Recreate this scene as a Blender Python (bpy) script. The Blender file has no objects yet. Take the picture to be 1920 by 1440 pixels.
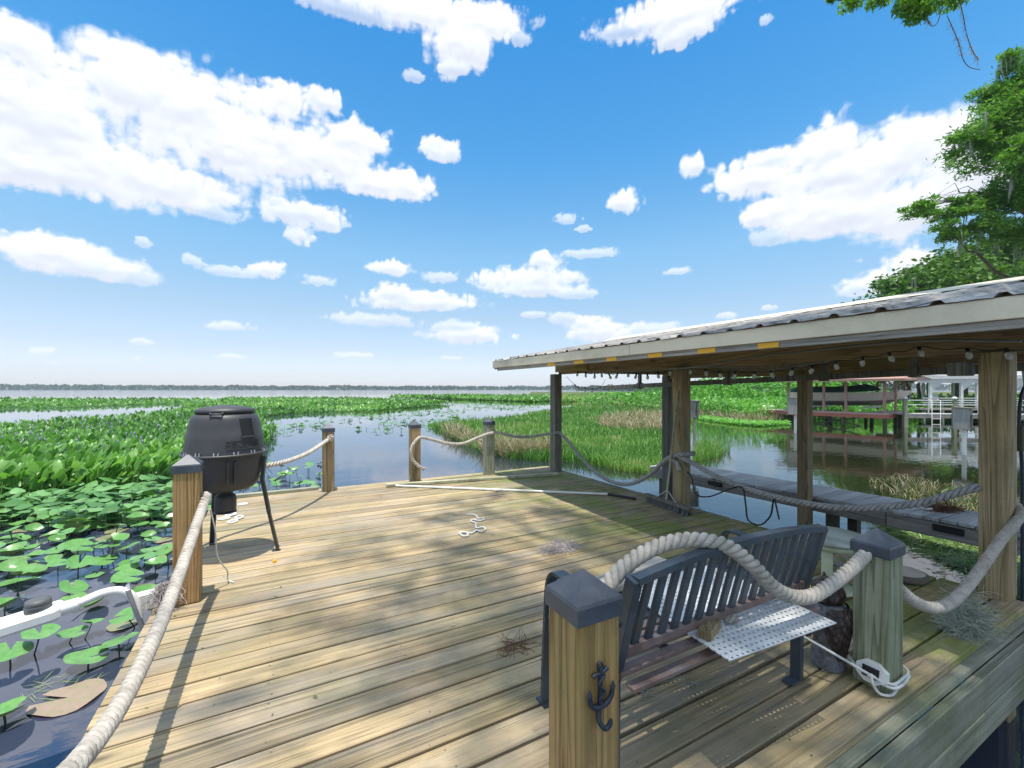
import bpy, bmesh, math, random
import numpy as np
from mathutils import Vector, Matrix, Quaternion
random.seed(7); RNG = np.random.default_rng(11)
S = bpy.context.scene
COL = S.collection
R = math.radians

# ------------------------------------------------------------------ camera
FPX, YH, CAMZ = 817.0, 729.0, 1.36          # focal length in photo pixels, horizon row, eye height above the deck
TH = math.atan(442 / 817.0)                 # heading: clockwise from +Y (deck boards run along X)
CT, ST = math.cos(TH), math.sin(TH)
cam_d = bpy.data.cameras.new('camera'); cam = bpy.data.objects.new('camera', cam_d); COL.objects.link(cam)
cam.location = (0, 0, CAMZ); cam.rotation_euler = (R(90), 0, -TH)
cam_d.sensor_width = 36; cam_d.lens = 36 * FPX / 1920; cam_d.shift_y = (YH - 720) / 1920
cam_d.clip_start = 0.05; cam_d.clip_end = 20000
S.camera = cam
S.render.resolution_x, S.render.resolution_y = 1024, 768

# ------------------------------------------------------------------ world, sun, exposure
SUNV = Vector((0.06, 0.12, -1.0)).normalized()      # direction the light travels
w_ = bpy.data.worlds.new('World'); S.world = w_; w_.use_nodes = True
nt = w_.node_tree; nt.nodes.clear()
o_ = nt.nodes.new('ShaderNodeOutputWorld'); b_ = nt.nodes.new('ShaderNodeBackground')
sk = nt.nodes.new('ShaderNodeTexSky'); sk.sky_type = 'NISHITA'; sk.sun_disc = False
sk.sun_elevation = math.asin(-SUNV.z); sk.sun_rotation = math.atan2(-SUNV.x, -SUNV.y) % (2 * math.pi)
sk.altitude = 0; sk.air_density = 1.0; sk.dust_density = 0.6; sk.ozone_density = 2.5
hs = nt.nodes.new('ShaderNodeHueSaturation'); hs.inputs['Saturation'].default_value = 1.05; hs.inputs['Value'].default_value = 1.0
b_.inputs['Strength'].default_value = 0.15
tcw = nt.nodes.new('ShaderNodeTexCoord'); sxw = nt.nodes.new('ShaderNodeSeparateXYZ'); nt.links.new(tcw.outputs['Generated'], sxw.inputs[0])
rw = nt.nodes.new('ShaderNodeValToRGB'); nt.links.new(sxw.outputs[2], rw.inputs[0]); ew = rw.color_ramp.elements      # clear-day tint of the air, pale low down
ew[0].position = 0.0; ew[0].color = (0.60, 0.60, 0.76, 1); ew[1].position = 0.66; ew[1].color = (0.125, 0.535, 0.70, 1)
for p_, c_ in ((0.08, (0.54, 0.50, 0.56)), (0.16, (0.56, 0.54, 0.515)), (0.29, (0.50, 0.65, 0.62)), (0.465, (0.24, 0.60, 0.69))): e2 = ew.new(p_); e2.color = c_ + (1,)
mw = nt.nodes.new('ShaderNodeMix'); mw.data_type = 'RGBA'; mw.blend_type = 'MULTIPLY'; mw.inputs[0].default_value = 1.0
nt.links.new(sk.outputs[0], hs.inputs['Color']); nt.links.new(hs.outputs[0], mw.inputs[6]); nt.links.new(rw.outputs[0], mw.inputs[7]); nt.links.new(mw.outputs[2], b_.inputs[0]); nt.links.new(b_.outputs[0], o_.inputs[0])
sun_d = bpy.data.lights.new('sun', 'SUN'); sun_d.energy = 2.7; sun_d.angle = R(0.55); sun_d.color = (1.0, 0.945, 0.85)
sun = bpy.data.objects.new('sun', sun_d); COL.objects.link(sun)
sun.rotation_euler = SUNV.to_track_quat('-Z', 'Y').to_euler(); sun.location = (0, 0, 60)
S.view_settings.view_transform = 'Standard'; S.view_settings.look = 'None'
S.view_settings.exposure = 1.12; S.view_settings.gamma = 1.0; S.view_settings.use_curve_mapping = False
S.cycles.use_denoising = True
S.cycles.max_bounces = 8; S.cycles.diffuse_bounces = 5; S.cycles.glossy_bounces = 3; S.cycles.transparent_max_bounces = 12
S.cycles.transmission_bounces = 3; S.cycles.volume_bounces = 0; S.cycles.caustics_reflective = True; S.cycles.blur_glossy = 1.0; S.cycles.caustics_refractive = False
S.cycles.sample_clamp_indirect = 6.0

# ------------------------------------------------------------------ pixel helpers (photo pixels -> world)
WATER = -0.76
def RD(r, d, z=0.0):
    """camera-plan coordinates (metres right, metres ahead) -> world"""
    return Vector((d * ST + r * CT, d * CT - r * ST, z))
def W(px, py, z=0.0):
    """point where the pixel's ray meets the horizontal plane z"""
    d = (CAMZ - z) * FPX / (py - YH)
    return RD((px - 960) / FPX * d, d, z)
def atX(px, py, X):
    k = (px - 960) / FPX
    y = X * (CT - k * ST) / (ST + k * CT); d = X * ST + y * CT
    return Vector((X, y, CAMZ - (py - YH) / FPX * d))
def atY(px, py, Y):
    k = (px - 960) / FPX
    x = Y * (ST + k * CT) / (CT - k * ST); d = x * ST + Y * CT
    return Vector((x, Y, CAMZ - (py - YH) / FPX * d))
def atD(px, py, d):
    return RD((px - 960) / FPX * d, d, CAMZ - (py - YH) / FPX * d)

# ------------------------------------------------------------------ mesh helpers
class MB:
    def __init__(s): s.v = []; s.f = []; s.sm = []
    def add(s, vs, fs, smooth=False):
        b = len(s.v); s.v += [tuple(v) for v in vs]
        for f in fs: s.f.append(tuple(i + b for i in f)); s.sm.append(smooth)
        return s
    def box(s, c, size, rot=None, bev=0.0):
        hx, hy, hz = [a / 2 for a in size]; c = Vector(c)
        if bev <= 0:
            vs = [Vector((x, y, z)) for x in (-hx, hx) for y in (-hy, hy) for z in (-hz, hz)]
            fs = [(0, 1, 3, 2), (4, 6, 7, 5), (0, 4, 5, 1), (2, 3, 7, 6), (0, 2, 6, 4), (1, 5, 7, 3)]
        else:
            bm = bmesh.new(); bmesh.ops.create_cube(bm, size=1)
            for v in bm.verts: v.co = Vector((v.co.x * size[0], v.co.y * size[1], v.co.z * size[2]))
            bmesh.ops.bevel(bm, geom=bm.edges[:], offset=bev, segments=1, affect='EDGES', profile=0.5)
            bm.verts.index_update()
            vs = [v.co.copy() for v in bm.verts]; fs = [tuple(v.index for v in f.verts) for f in bm.faces]; bm.free()
        if rot is not None: vs = [rot @ v for v in vs]
        return s.add([v + c for v in vs], fs)
    def bar(s, p, q, w, h, up=(0, 0, 1), bev=0.0):
        """box from p to q, w across, h along 'up'"""
        p, q = Vector(p), Vector(q); x = (q - p).normalized(); u = Vector(up)
        y = u.cross(x)
        if y.length < 1e-5: y = Vector((0, 1, 0)).cross(x)
        y.normalize(); z = x.cross(y)
        m = Matrix((x, y, z)).transposed()
        return s.box((p + q) / 2, ((q - p).length, w, h), m, bev)
    def tube(s, pts, r, n=8, cap=True, smooth=True, twist=0.0):
        pts = [Vector(p) for p in pts]; rs = r if isinstance(r, (list, tuple)) else [r] * len(pts)
        vs = []; prev = None
        for i, p in enumerate(pts):
            t = (pts[min(i + 1, len(pts) - 1)] - pts[max(i - 1, 0)])
            t = t.normalized() if t.length > 1e-9 else Vector((0, 0, 1))
            if prev is None:
                a = Vector((0, 0, 1)) if abs(t.z) < 0.9 else Vector((1, 0, 0)); nrm = (a - t * a.dot(t)).normalized()
            else:
                nrm = (prev - t * prev.dot(t))
                nrm = nrm.normalized() if nrm.length > 1e-6 else prev
            prev = nrm; b = t.cross(nrm)
            for k in range(n):
                an = 2 * math.pi * k / n + twist * i
                vs.append(p + (nrm * math.cos(an) + b * math.sin(an)) * rs[i])
        fs = [(i * n + k, i * n + (k + 1) % n, (i + 1) * n + (k + 1) % n, (i + 1) * n + k) for i in range(len(pts) - 1) for k in range(n)]
        s.add(vs, fs, smooth)
        if cap:
            m = len(pts) - 1
            s.add([vs[k] for k in range(n)][::-1], [tuple(range(n))]); s.add([vs[m * n + k] for k in range(n)], [tuple(range(n))])
        return s
    def lathe(s, prof, c=(0, 0, 0), n=24, smooth=True, sx=1, sy=1, a0=0):
        c = Vector(c); vs = []
        for (r, z) in prof:
            for k in range(n):
                a = a0 + 2 * math.pi * k / n; vs.append(c + Vector((r * math.cos(a) * sx, r * math.sin(a) * sy, z)))
        fs = [(i * n + k, i * n + (k + 1) % n, (i + 1) * n + (k + 1) % n, (i + 1) * n + k) for i in range(len(prof) - 1) for k in range(n)]
        s.add(vs, fs, smooth)
        s.add([vs[k] for k in range(n)][::-1], [tuple(range(n))]); m = len(prof) - 1
        s.add([vs[m * n + k] for k in range(n)], [tuple(range(n))])
        return s
    def prism(s, poly, z0, z1):
        n = len(poly)
        s.add([(x, y, z0) for x, y in poly] + [(x, y, z1) for x, y in poly],
              [tuple(range(n))[::-1], tuple(range(n, 2 * n))] + [(i, (i + 1) % n, n + (i + 1) % n, n + i) for i in range(n)])
        return s
    def mesh(s, name, mat):
        me = bpy.data.meshes.new(name); me.from_pydata(s.v, [], s.f)
        me.polygons.foreach_set('use_smooth', s.sm); me.update()
        if mat: me.materials.append(mat)
        return me
    def build(s, name, mat, parent=None, loc=None, rot=None):
        return link(name, s.mesh(name, mat), parent, loc, rot)
def link(name, me, parent=None, loc=None, rot=None):
    o = bpy.data.objects.new(name, me); COL.objects.link(o)
    if parent: o.parent = parent
    if loc is not None: o.location = loc
    if rot is not None: o.rotation_euler = rot
    return o
def tag(o, label, cat, group=None):
    o['label'] = label; o['category'] = cat
    if group: o['group'] = group
    return o
def thing(name, label, cat, loc=(0, 0, 0), rz=0.0, group=None):
    o = bpy.data.objects.new(name, None); COL.objects.link(o); o.empty_display_size = 0.1
    o.location = loc; o.rotation_euler = (0, 0, rz)
    return tag(o, label, cat, group)
def mesh_np(name, v, f, mat, attrs=None, smooth=False):
    v = np.asarray(v, np.float32); f = np.asarray(f, np.int32)
    me = bpy.data.meshes.new(name); k = f.shape[1]
    me.vertices.add(len(v)); me.vertices.foreach_set('co', v.ravel())
    me.loops.add(f.size); me.loops.foreach_set('vertex_index', f.ravel())
    me.polygons.add(len(f)); me.polygons.foreach_set('loop_start', np.arange(0, f.size, k, dtype=np.int32))
    me.polygons.foreach_set('loop_total', np.full(len(f), k, np.int32))
    if smooth: me.polygons.foreach_set('use_smooth', np.ones(len(f), bool))
    for an, av in (attrs or {}).items():
        at = me.attributes.new(an, 'FLOAT', 'POINT'); at.data.foreach_set('value', np.asarray(av, np.float32))
    me.update(calc_edges=True)
    if mat: me.materials.append(mat)
    return me
def spline(pts, n):
    """Catmull-Rom through pts, n samples per span"""
    P = [Vector(p) for p in pts]; P = [P[0] * 2 - P[1]] + P + [P[-1] * 2 - P[-2]]; out = []
    for i in range(1, len(P) - 2):
        a, b, c, d = P[i - 1:i + 3]
        for k in range(n):
            t = k / n
            out.append(0.5 * ((2 * b) + (c - a) * t + (2 * a - 5 * b + 4 * c - d) * t * t + (3 * b - a - 3 * c + d) * t ** 3))
    out.append(P[-2]); return out
def resample(pts, step):
    L = [0.0]
    for i in range(1, len(pts)): L.append(L[-1] + (pts[i] - pts[i - 1]).length)
    n = max(2, int(L[-1] / step)); out = []; j = 0
    for k in range(n + 1):
        t = L[-1] * k / n
        while j < len(L) - 2 and L[j + 1] < t: j += 1
        a = (t - L[j]) / max(1e-9, L[j + 1] - L[j]); out.append(pts[j].lerp(pts[j + 1], min(1, max(0, a))))
    return out, L[-1]
def sag(p, q, drop, n=14):
    p, q = Vector(p), Vector(q)
    return [p.lerp(q, k / n) - Vector((0, 0, drop * 4 * (k / n) * (1 - k / n))) for k in range(n + 1)]

# ------------------------------------------------------------------ materials
def newmat(name):
    m = bpy.data.materials.new(name); m.use_nodes = True; t = m.node_tree
    return m, t, t.nodes['Principled BSDF'], t.nodes['Material Output']
def nd(t, typ, **kw):
    n = t.nodes.new(typ)
    for k, v in kw.items():
        if hasattr(n, k) and k not in n.inputs: setattr(n, k, v)
        else: n.inputs[k].default_value = v
    return n
def noise(t, vec, scale, detail=4, rough=0.55, dist=0.0):
    n = nd(t, 'ShaderNodeTexNoise'); n.inputs['Scale'].default_value = scale; n.inputs['Detail'].default_value = detail
    n.inputs['Roughness'].default_value = rough; n.inputs['Distortion'].default_value = dist
    if vec is not None: t.links.new(vec, n.inputs['Vector'])
    return n.outputs['Fac']
def ramp(t, fac, stops):
    n = nd(t, 'ShaderNodeValToRGB'); e = n.color_ramp.elements
    while len(e) > 1: e.remove(e[-1])
    e[0].position = stops[0][0]; e[0].color = col(stops[0][1])
    for p, c in stops[1:]: x = e.new(p); x.color = col(c)
    t.links.new(fac, n.inputs[0]); return n.outputs[0]
def col(c): return tuple(c) + (1.0,) if not isinstance(c, (int, float)) else (c, c, c, 1.0)
def mixc(t, fac, a, b, mode='MIX'):
    n = nd(t, 'ShaderNodeMix', data_type='RGBA', blend_type=mode); n.clamp_factor = True
    for i_, v in ((0, fac), (6, a), (7, b)):
        if hasattr(v, 'is_linked'): t.links.new(v, n.inputs[i_])
        elif i_ == 0: n.inputs[0].default_value = v
        else: n.inputs[i_].default_value = col(v)
    return n.outputs[2]
def math_(t, op, a, b=None, clamp=False):
    n = nd(t, 'ShaderNodeMath', operation=op); n.use_clamp = clamp
    for i, v in enumerate((a, b)):
        if v is None: continue
        if hasattr(v, 'is_linked'): t.links.new(v, n.inputs[i])
        else: n.inputs[i].default_value = v
    return n.outputs[0]
def bump(t, h, strength, dist, bsdf):
    n = nd(t, 'ShaderNodeBump'); n.inputs['Strength'].default_value = strength; n.inputs['Distance'].default_value = dist
    t.links.new(h, n.inputs['Height']); t.links.new(n.outputs[0], bsdf.inputs['Normal'])
def coords(t, scale=(1, 1, 1), rnd=True):
    """object coordinates shifted by the object's random number, then scaled"""
    tc = nd(t, 'ShaderNodeTexCoord'); v = tc.outputs['Object']
    if rnd:
        oi = nd(t, 'ShaderNodeObjectInfo'); m = nd(t, 'ShaderNodeVectorMath', operation='SCALE'); m.inputs[0].default_value = (31.7, 17.3, 23.9)
        t.links.new(oi.outputs['Random'], m.inputs['Scale'])
        a = nd(t, 'ShaderNodeVectorMath', operation='ADD'); t.links.new(v, a.inputs[0]); t.links.new(m.outputs[0], a.inputs[1]); v = a.outputs[0]
    mp = nd(t, 'ShaderNodeVectorMath', operation='MULTIPLY'); mp.inputs[1].default_value = scale; t.links.new(v, mp.inputs[0])
    return mp.outputs[0]
def wood(name, light, mid, dark, axis='X', green=0.0, grey=0.0, ring=26.0, rough=0.75, gcol=(0.10, 0.13, 0.03), bumpd=0.003, knots=True, tone=0.35, figw=0.30, drip=False):
    m, t, b, _ = newmat(name)
    ax = 'XYZ'.index(axis)
    def sc(along, across): v = [across] * 3; v[ax] = along; return tuple(v)
    big = coords(t, sc(0.35, 3.0)); n1 = noise(t, big, 1.0, 3, 0.5)
    # growth rings: contour lines of a stretched noise give the cathedral figure
    figure = noise(t, coords(t, sc(0.26, 6.5)), 1.0, 2, 0.4, 0.15)
    rings = math_(t, 'POWER', math_(t, 'FRACT', math_(t, 'MULTIPLY', figure, ring * 0.5)), 2.2)
    rings = math_(t, 'SUBTRACT', 1.0, rings)
    fine = noise(t, coords(t, sc(1.6, 150.0)), 1.0, 5, 0.7)
    crack = ramp(t, noise(t, coords(t, sc(0.7, 52.0)), 1.0, 4, 0.75), [(0.56, 0.0), (0.66, 1.0)])
    mid_f = noise(t, coords(t, sc(0.8, 38.0)), 1.0, 6, 0.66)
    g = math_(t, 'ADD', math_(t, 'MULTIPLY', rings, figw), math_(t, 'ADD', math_(t, 'MULTIPLY', fine, 0.40), math_(t, 'MULTIPLY', mid_f, 0.75 - figw)))
    c = ramp(t, g, [(0.36, dark), (0.56, mid), (0.80, light)])
    c = mixc(t, math_(t, 'MULTIPLY', crack, 0.7), c, tuple(x * 0.42 for x in dark))
    # per-piece tone
    oi = nd(t, 'ShaderNodeObjectInfo')
    rv = math_(t, 'MULTIPLY_ADD', oi.outputs['Random'], tone); rv.node.inputs[2].default_value = 1.0 - tone / 2
    cm = nd(t, 'ShaderNodeVectorMath', operation='SCALE'); t.links.new(c, cm.inputs[0]); t.links.new(rv, cm.inputs['Scale']); c = cm.outputs[0]
    streak = ramp(t, noise(t, coords(t, sc(0.5, 17.0)), 1.0, 6, 0.72), [(0.50, 0.0), (0.64, 1.0)])     # weathered dark streaks along the grain
    c = mixc(t, math_(t, 'MULTIPLY', streak, 0.42), c, tuple(x * 0.75 for x in dark))
    if grey > 0:
        gm = ramp(t, noise(t, coords(t, sc(0.9, 4.0)), 1.3, 5, 0.6), [(0.42, 0.0), (0.62, 1.0)])
        c = mixc(t, math_(t, 'MULTIPLY', gm, grey), c, (0.27, 0.26, 0.24))
    gp = nd(t, 'ShaderNodeNewGeometry').outputs['Position']
    blot = ramp(t, noise(t, gp, 2.1, 5, 0.65), [(0.50, 0.0), (0.68, 1.0)])
    c = mixc(t, math_(t, 'MULTIPLY', blot, 0.45), c, mixc(t, 1.0, c, (0.45, 0.43, 0.42), 'MULTIPLY'))
    if green > 0:
        al = ramp(t, noise(t, gp, 1.35, 6, 0.68), [(0.44, 0.0), (0.64, 1.0)])
        c = mixc(t, math_(t, 'MULTIPLY', al, green), c, gcol)
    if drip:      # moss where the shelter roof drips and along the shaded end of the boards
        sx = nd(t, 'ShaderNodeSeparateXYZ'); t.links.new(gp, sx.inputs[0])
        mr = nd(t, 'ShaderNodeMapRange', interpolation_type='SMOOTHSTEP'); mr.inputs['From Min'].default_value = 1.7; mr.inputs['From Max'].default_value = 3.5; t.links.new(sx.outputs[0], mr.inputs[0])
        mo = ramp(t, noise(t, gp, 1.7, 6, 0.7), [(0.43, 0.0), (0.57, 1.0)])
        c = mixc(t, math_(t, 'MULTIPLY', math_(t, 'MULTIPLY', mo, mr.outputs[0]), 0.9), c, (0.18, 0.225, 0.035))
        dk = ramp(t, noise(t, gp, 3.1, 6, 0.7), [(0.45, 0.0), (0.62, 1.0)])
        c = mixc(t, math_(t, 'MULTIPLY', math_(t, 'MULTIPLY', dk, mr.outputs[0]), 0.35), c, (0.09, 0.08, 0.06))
    if knots:
        vo = nd(t, 'ShaderNodeTexVoronoi'); vo.inputs['Scale'].default_value = 1.0
        t.links.new(coords(t, sc(1.9, 6.5)), vo.inputs['Vector'])
        kk = ramp(t, vo.outputs['Distance'], [(0.05, 1.0), (0.11, 0.35), (0.17, 0.0)])
        pick = math_(t, 'GREATER_THAN', nd_sep(t, vo.outputs['Color']), 0.72)
        c = mixc(t, math_(t, 'MULTIPLY', math_(t, 'MULTIPLY', kk, pick), 0.75), c, (0.07, 0.05, 0.035))
    # small pale and dark flecks
    fl = ramp(t, noise(t, gp, 38.0, 2, 0.5), [(0.70, 0.0), (0.76, 1.0)])
    c = mixc(t, math_(t, 'MULTIPLY', fl, 0.35), c, (0.08, 0.07, 0.055))
    t.links.new(c, b.inputs['Base Color']); b.inputs['Roughness'].default_value = rough
    bump(t, math_(t, 'SUBTRACT', math_(t, 'ADD', g, math_(t, 'MULTIPLY', fine, 0.6)), crack), 0.8, bumpd, b)
    return m
def nd_sep(t, c):
    n = nd(t, 'ShaderNodeSeparateColor'); t.links.new(c, n.inputs[0]); return n.outputs[0]
def plain(name, c, rough=0.5, metal=0.0, var=0.25, scale=6.0, bumps=0.15, dirt=None, dirtamt=0.5, bscale=None, spec=0.5):
    m, t, b, _ = newmat(name)
    v = coords(t); n = noise(t, v, scale, 6, 0.65)
    lo = tuple(x * (1 - var) for x in c); hi = tuple(min(1, x * (1 + var)) for x in c)
    cc = ramp(t, n, [(0.3, lo), (0.7, hi)])
    if dirt:
        dm = ramp(t, noise(t, v, scale * 0.55, 7, 0.7), [(0.48, 0.0), (0.66, 1.0)])
        cc = mixc(t, math_(t, 'MULTIPLY', dm, dirtamt), cc, dirt)
    t.links.new(cc, b.inputs['Base Color']); b.inputs['Metallic'].default_value = metal; b.inputs['Specular IOR Level'].default_value = spec
    rr = math_(t, 'MULTIPLY_ADD', n, 0.25); rr.node.inputs[2].default_value = rough - 0.12; t.links.new(rr, b.inputs['Roughness'])
    if bumps: bump(t, noise(t, v, bscale or scale * 6, 4, 0.6), bumps, 0.004, b)
    return m
def leafmat(name, stops, trans=0.35, rough=0.42, spec=0.5):
    m, t, b, out = newmat(name)
    a = nd(t, 'ShaderNodeAttribute', attribute_name='rnd')
    c = ramp(t, a.outputs['Fac'], stops)
    t.links.new(c, b.inputs['Base Color']); b.inputs['Roughness'].default_value = rough; b.inputs['Specular IOR Level'].default_value = spec
    tr = nd(t, 'ShaderNodeBsdfTranslucent'); t.links.new(mixc(t, 1.0, c, (1.0, 1.15, 0.5), 'MULTIPLY'), tr.inputs[0])
    mx = nd(t, 'ShaderNodeMixShader'); mx.inputs[0].default_value = trans
    t.links.new(b.outputs[0], mx.inputs[1]); t.links.new(tr.outputs[0], mx.inputs[2]); t.links.new(mx.outputs[0], out.inputs[0])
    return m

M = {}
M['deck'] = wood('deck_wood', (0.62, 0.46, 0.255), (0.43, 0.315, 0.175), (0.13, 0.10, 0.06), 'X', green=0.36, grey=0.5, gcol=(0.19, 0.19, 0.07), tone=0.55, figw=0.12, drip=True)
M['rim'] = wood('rim_wood', (0.42, 0.42, 0.32), (0.32, 0.325, 0.24), (0.17, 0.17, 0.125), 'X', green=0.55, grey=0.5, knots=False, figw=0.1)
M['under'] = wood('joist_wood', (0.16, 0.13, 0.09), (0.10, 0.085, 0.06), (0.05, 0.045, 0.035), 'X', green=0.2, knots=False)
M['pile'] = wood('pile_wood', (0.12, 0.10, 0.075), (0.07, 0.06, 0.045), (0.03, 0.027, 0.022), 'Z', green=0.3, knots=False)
M['post_tan'] = wood('post_tan_wood', (0.56, 0.36, 0.16), (0.42, 0.23, 0.09), (0.17, 0.075, 0.028), 'Z', green=0.35, ring=30, gcol=(0.12, 0.17, 0.03), tone=0.1)
M['post_green'] = wood('post_green_wood', (0.44, 0.44, 0.32), (0.31, 0.32, 0.22), (0.15, 0.16, 0.10), 'Z', green=0.5, ring=34, gcol=(0.10, 0.15, 0.03), tone=0.1)
M['post_far'] = wood('post_far_wood', (0.42, 0.30, 0.16), (0.28, 0.19, 0.10), (0.12, 0.08, 0.045), 'Z', green=0.5, ring=20, gcol=(0.07, 0.13, 0.03), tone=0.3)
M['shelter_post'] = wood('shelter_post_wood', (0.46, 0.35, 0.19), (0.34, 0.25, 0.13), (0.16, 0.115, 0.06), 'Z', green=0.25, ring=34, tone=0.4)
M['grey_post'] = wood('grey_post_wood', (0.24, 0.22, 0.19), (0.165, 0.15, 0.125), (0.08, 0.072, 0.06), 'Z', green=0.3, ring=24)
M['beam'] = wood('beam_wood', (0.52, 0.35, 0.19), (0.38, 0.25, 0.135), (0.19, 0.125, 0.07), 'Y', green=0.15, tone=0.5)
M['beam_tan'] = wood('tan_beam_wood', (0.50, 0.36, 0.15), (0.40, 0.28, 0.10), (0.26, 0.17, 0.06), 'Y', green=0.2, tone=0.1)
M['walk'] = wood('walkway_wood', (0.60, 0.59, 0.58), (0.48, 0.475, 0.47), (0.30, 0.295, 0.29), 'X', grey=0.3, green=0.0, knots=False)
M['walkside'] = wood('walkway_side_wood', (0.42, 0.38, 0.34), (0.31, 0.28, 0.25), (0.17, 0.15, 0.13), 'Y', grey=0.4, knots=False)
M['board_grey'] = wood('grey_board_wood', (0.50, 0.47, 0.42), (0.40, 0.37, 0.32), (0.25, 0.23, 0.20), 'X', grey=0.3, knots=False)
M['strip'] = wood('strip_wood', (0.52, 0.50, 0.36), (0.42, 0.41, 0.28), (0.25, 0.25, 0.16), 'X', green=0.3, knots=False)
M['fascia'] = plain('fascia_paint', (0.78, 0.69, 0.53), 0.6, var=0.07, scale=2.0, bumps=0.05, dirt=(0.30, 0.27, 0.20), dirtamt=0.4)
M['cap'] = plain('post_cap_plastic', (0.06, 0.072, 0.095), 0.42, var=0.35, scale=9, bumps=0.25, bscale=160, dirt=(0.13, 0.13, 0.13), dirtamt=0.5)
M['iron'] = plain('painted_iron', (0.022, 0.032, 0.05), 0.45, var=0.35, scale=14, bumps=0.25, dirt=(0.07, 0.05, 0.04), dirtamt=0.4)
M['bench'] = plain('bench_metal', (0.05, 0.068, 0.088), 0.38, var=0.3, scale=7, bumps=0.12, dirt=(0.10, 0.085, 0.075), dirtamt=0.45)
M['rust'] = plain('rusty_metal', (0.17, 0.115, 0.10), 0.6, var=0.4, scale=9, bumps=0.2, dirt=(0.22, 0.20, 0.21), dirtamt=0.6)
M['feeder'] = plain('feeder_plastic', (0.050, 0.050, 0.055), 0.5, var=0.25, scale=5, bumps=0.05, bscale=90, dirt=(0.05, 0.047, 0.042), dirtamt=0.4)
M['feeder_leg'] = plain('feeder_leg_metal', (0.030, 0.033, 0.032), 0.42, var=0.2, bumps=0.05)
M['dark'] = plain('dark_recess', (0.012, 0.012, 0.013), 0.6, var=0.2, bumps=0)
M['steel'] = plain('zinc_steel', (0.45, 0.46, 0.47), 0.42, metal=0.7, var=0.2, bumps=0.05)
M['white'] = plain('white_paint', (0.78, 0.78, 0.76), 0.45, var=0.05, bumps=0.03, dirt=(0.5, 0.48, 0.42), dirtamt=0.3)
M['pvc'] = plain('white_pvc', (0.78, 0.77, 0.72), 0.35, var=0.05, bumps=0.02, dirt=(0.55, 0.52, 0.44), dirtamt=0.25)
M['grey_cap'] = plain('grey_rubber', (0.10, 0.105, 0.11), 0.55, var=0.15, bumps=0.05)
M['rope'] = plain('rope_fibre', (0.54, 0.49, 0.43), 0.85, var=0.22, scale=22, bumps=0.9, bscale=380, dirt=(0.27, 0.24, 0.20), dirtamt=0.65, spec=0.15)
M['rope_grey'] = plain('grey_rope_fibre', (0.40, 0.385, 0.38), 0.85, var=0.18, scale=30, bumps=0.6, bscale=420, dirt=(0.2, 0.19, 0.17), dirtamt=0.5, spec=0.15)
M['cord'] = plain('white_cord', (0.68, 0.68, 0.66), 0.6, var=0.1, scale=40, bumps=0.3, dirt=(0.4, 0.38, 0.3), dirtamt=0.4)
M['cable'] = plain('black_cable', (0.015, 0.016, 0.017), 0.45, var=0.2, bumps=0)
M['grey_cable'] = plain('grey_cable', (0.18, 0.18, 0.17), 0.5, var=0.2, bumps=0)
M['yellow'] = plain('yellow_tape', (0.80, 0.42, 0.02), 0.5, var=0.06, bumps=0)
def feathers(name, lo, hi, edge, sc_):
    m, t, b, _ = newmat(name)
    v = coords(t, (1.0, 1.0, 0.62), rnd=False); vo = nd(t, 'ShaderNodeTexVoronoi'); vo.inputs['Scale'].default_value = sc_; t.links.new(v, vo.inputs['Vector'])
    c = ramp(t, vo.outputs['Distance'], [(0.1, hi), (0.45, lo), (0.62, edge)]); c = mixc(t, math_(t, 'MULTIPLY', noise(t, v, 9, 4, 0.6), 0.5), c, lo)
    t.links.new(c, b.inputs['Base Color']); b.inputs['Roughness'].default_value = 0.45
    bump(t, math_(t, 'ADD', math_(t, 'MULTIPLY', vo.outputs['Distance'], -1.0), math_(t, 'MULTIPLY', noise(t, v, 160, 3, 0.6), 0.25)), 1.0, 0.012, b)
    return m
M['owl'] = feathers('owl_brown', (0.045, 0.030, 0.026), (0.15, 0.10, 0.085), (0.02, 0.014, 0.012), 46.0)
M['owl_light'] = plain('owl_grey', (0.17, 0.175, 0.205), 0.55, var=0.5, scale=34, bumps=0.8, bscale=60, dirt=(0.04, 0.035, 0.035), dirtamt=1.0)
M['moss'] = plain('spanish_moss', (0.33, 0.36, 0.30), 0.9, var=0.2, bumps=0, spec=0.1)
M['moss_dry'] = plain('dry_moss', (0.40, 0.36, 0.35), 0.9, var=0.2, bumps=0, spec=0.1)
M['straw'] = plain('dry_straw', (0.16, 0.09, 0.06), 0.9, var=0.3, bumps=0, spec=0.1)
M['redwood'] = plain('red_stain', (0.38, 0.13, 0.09), 0.65, var=0.15, scale=2, bumps=0.05)
M['redtop'] = plain('faded_red_deck', (0.52, 0.42, 0.38), 0.7, var=0.12, scale=2, bumps=0.05)
M['redpost'] = plain('faded_red_post', (0.38, 0.22, 0.17), 0.7, var=0.2, scale=3, bumps=0.05)
M['hull'] = plain('cream_gelcoat', (0.66, 0.60, 0.52), 0.3, var=0.05, scale=1, bumps=0)
M['hull_dark'] = plain('tan_hull_bottom', (0.30, 0.25, 0.20), 0.4, var=0.1, scale=1, bumps=0)
M['canvas'] = plain('green_canvas', (0.012, 0.055, 0.05), 0.8, var=0.2, scale=3, bumps=0.1)
M['bark'] = plain('bark', (0.13, 0.11, 0.09), 0.9, var=0.4, scale=5, bumps=0.8, bscale=12)
M['box_grey'] = wood('nest_box_wood', (0.36, 0.36, 0.34), (0.28, 0.28, 0.265), (0.18, 0.18, 0.17), 'Z', green=0.1, knots=False)
M['soil'] = plain('shore_soil', (0.10, 0.13, 0.05), 0.95, var=0.35, scale=0.6, bumps=0.3, spec=0.1)
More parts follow.
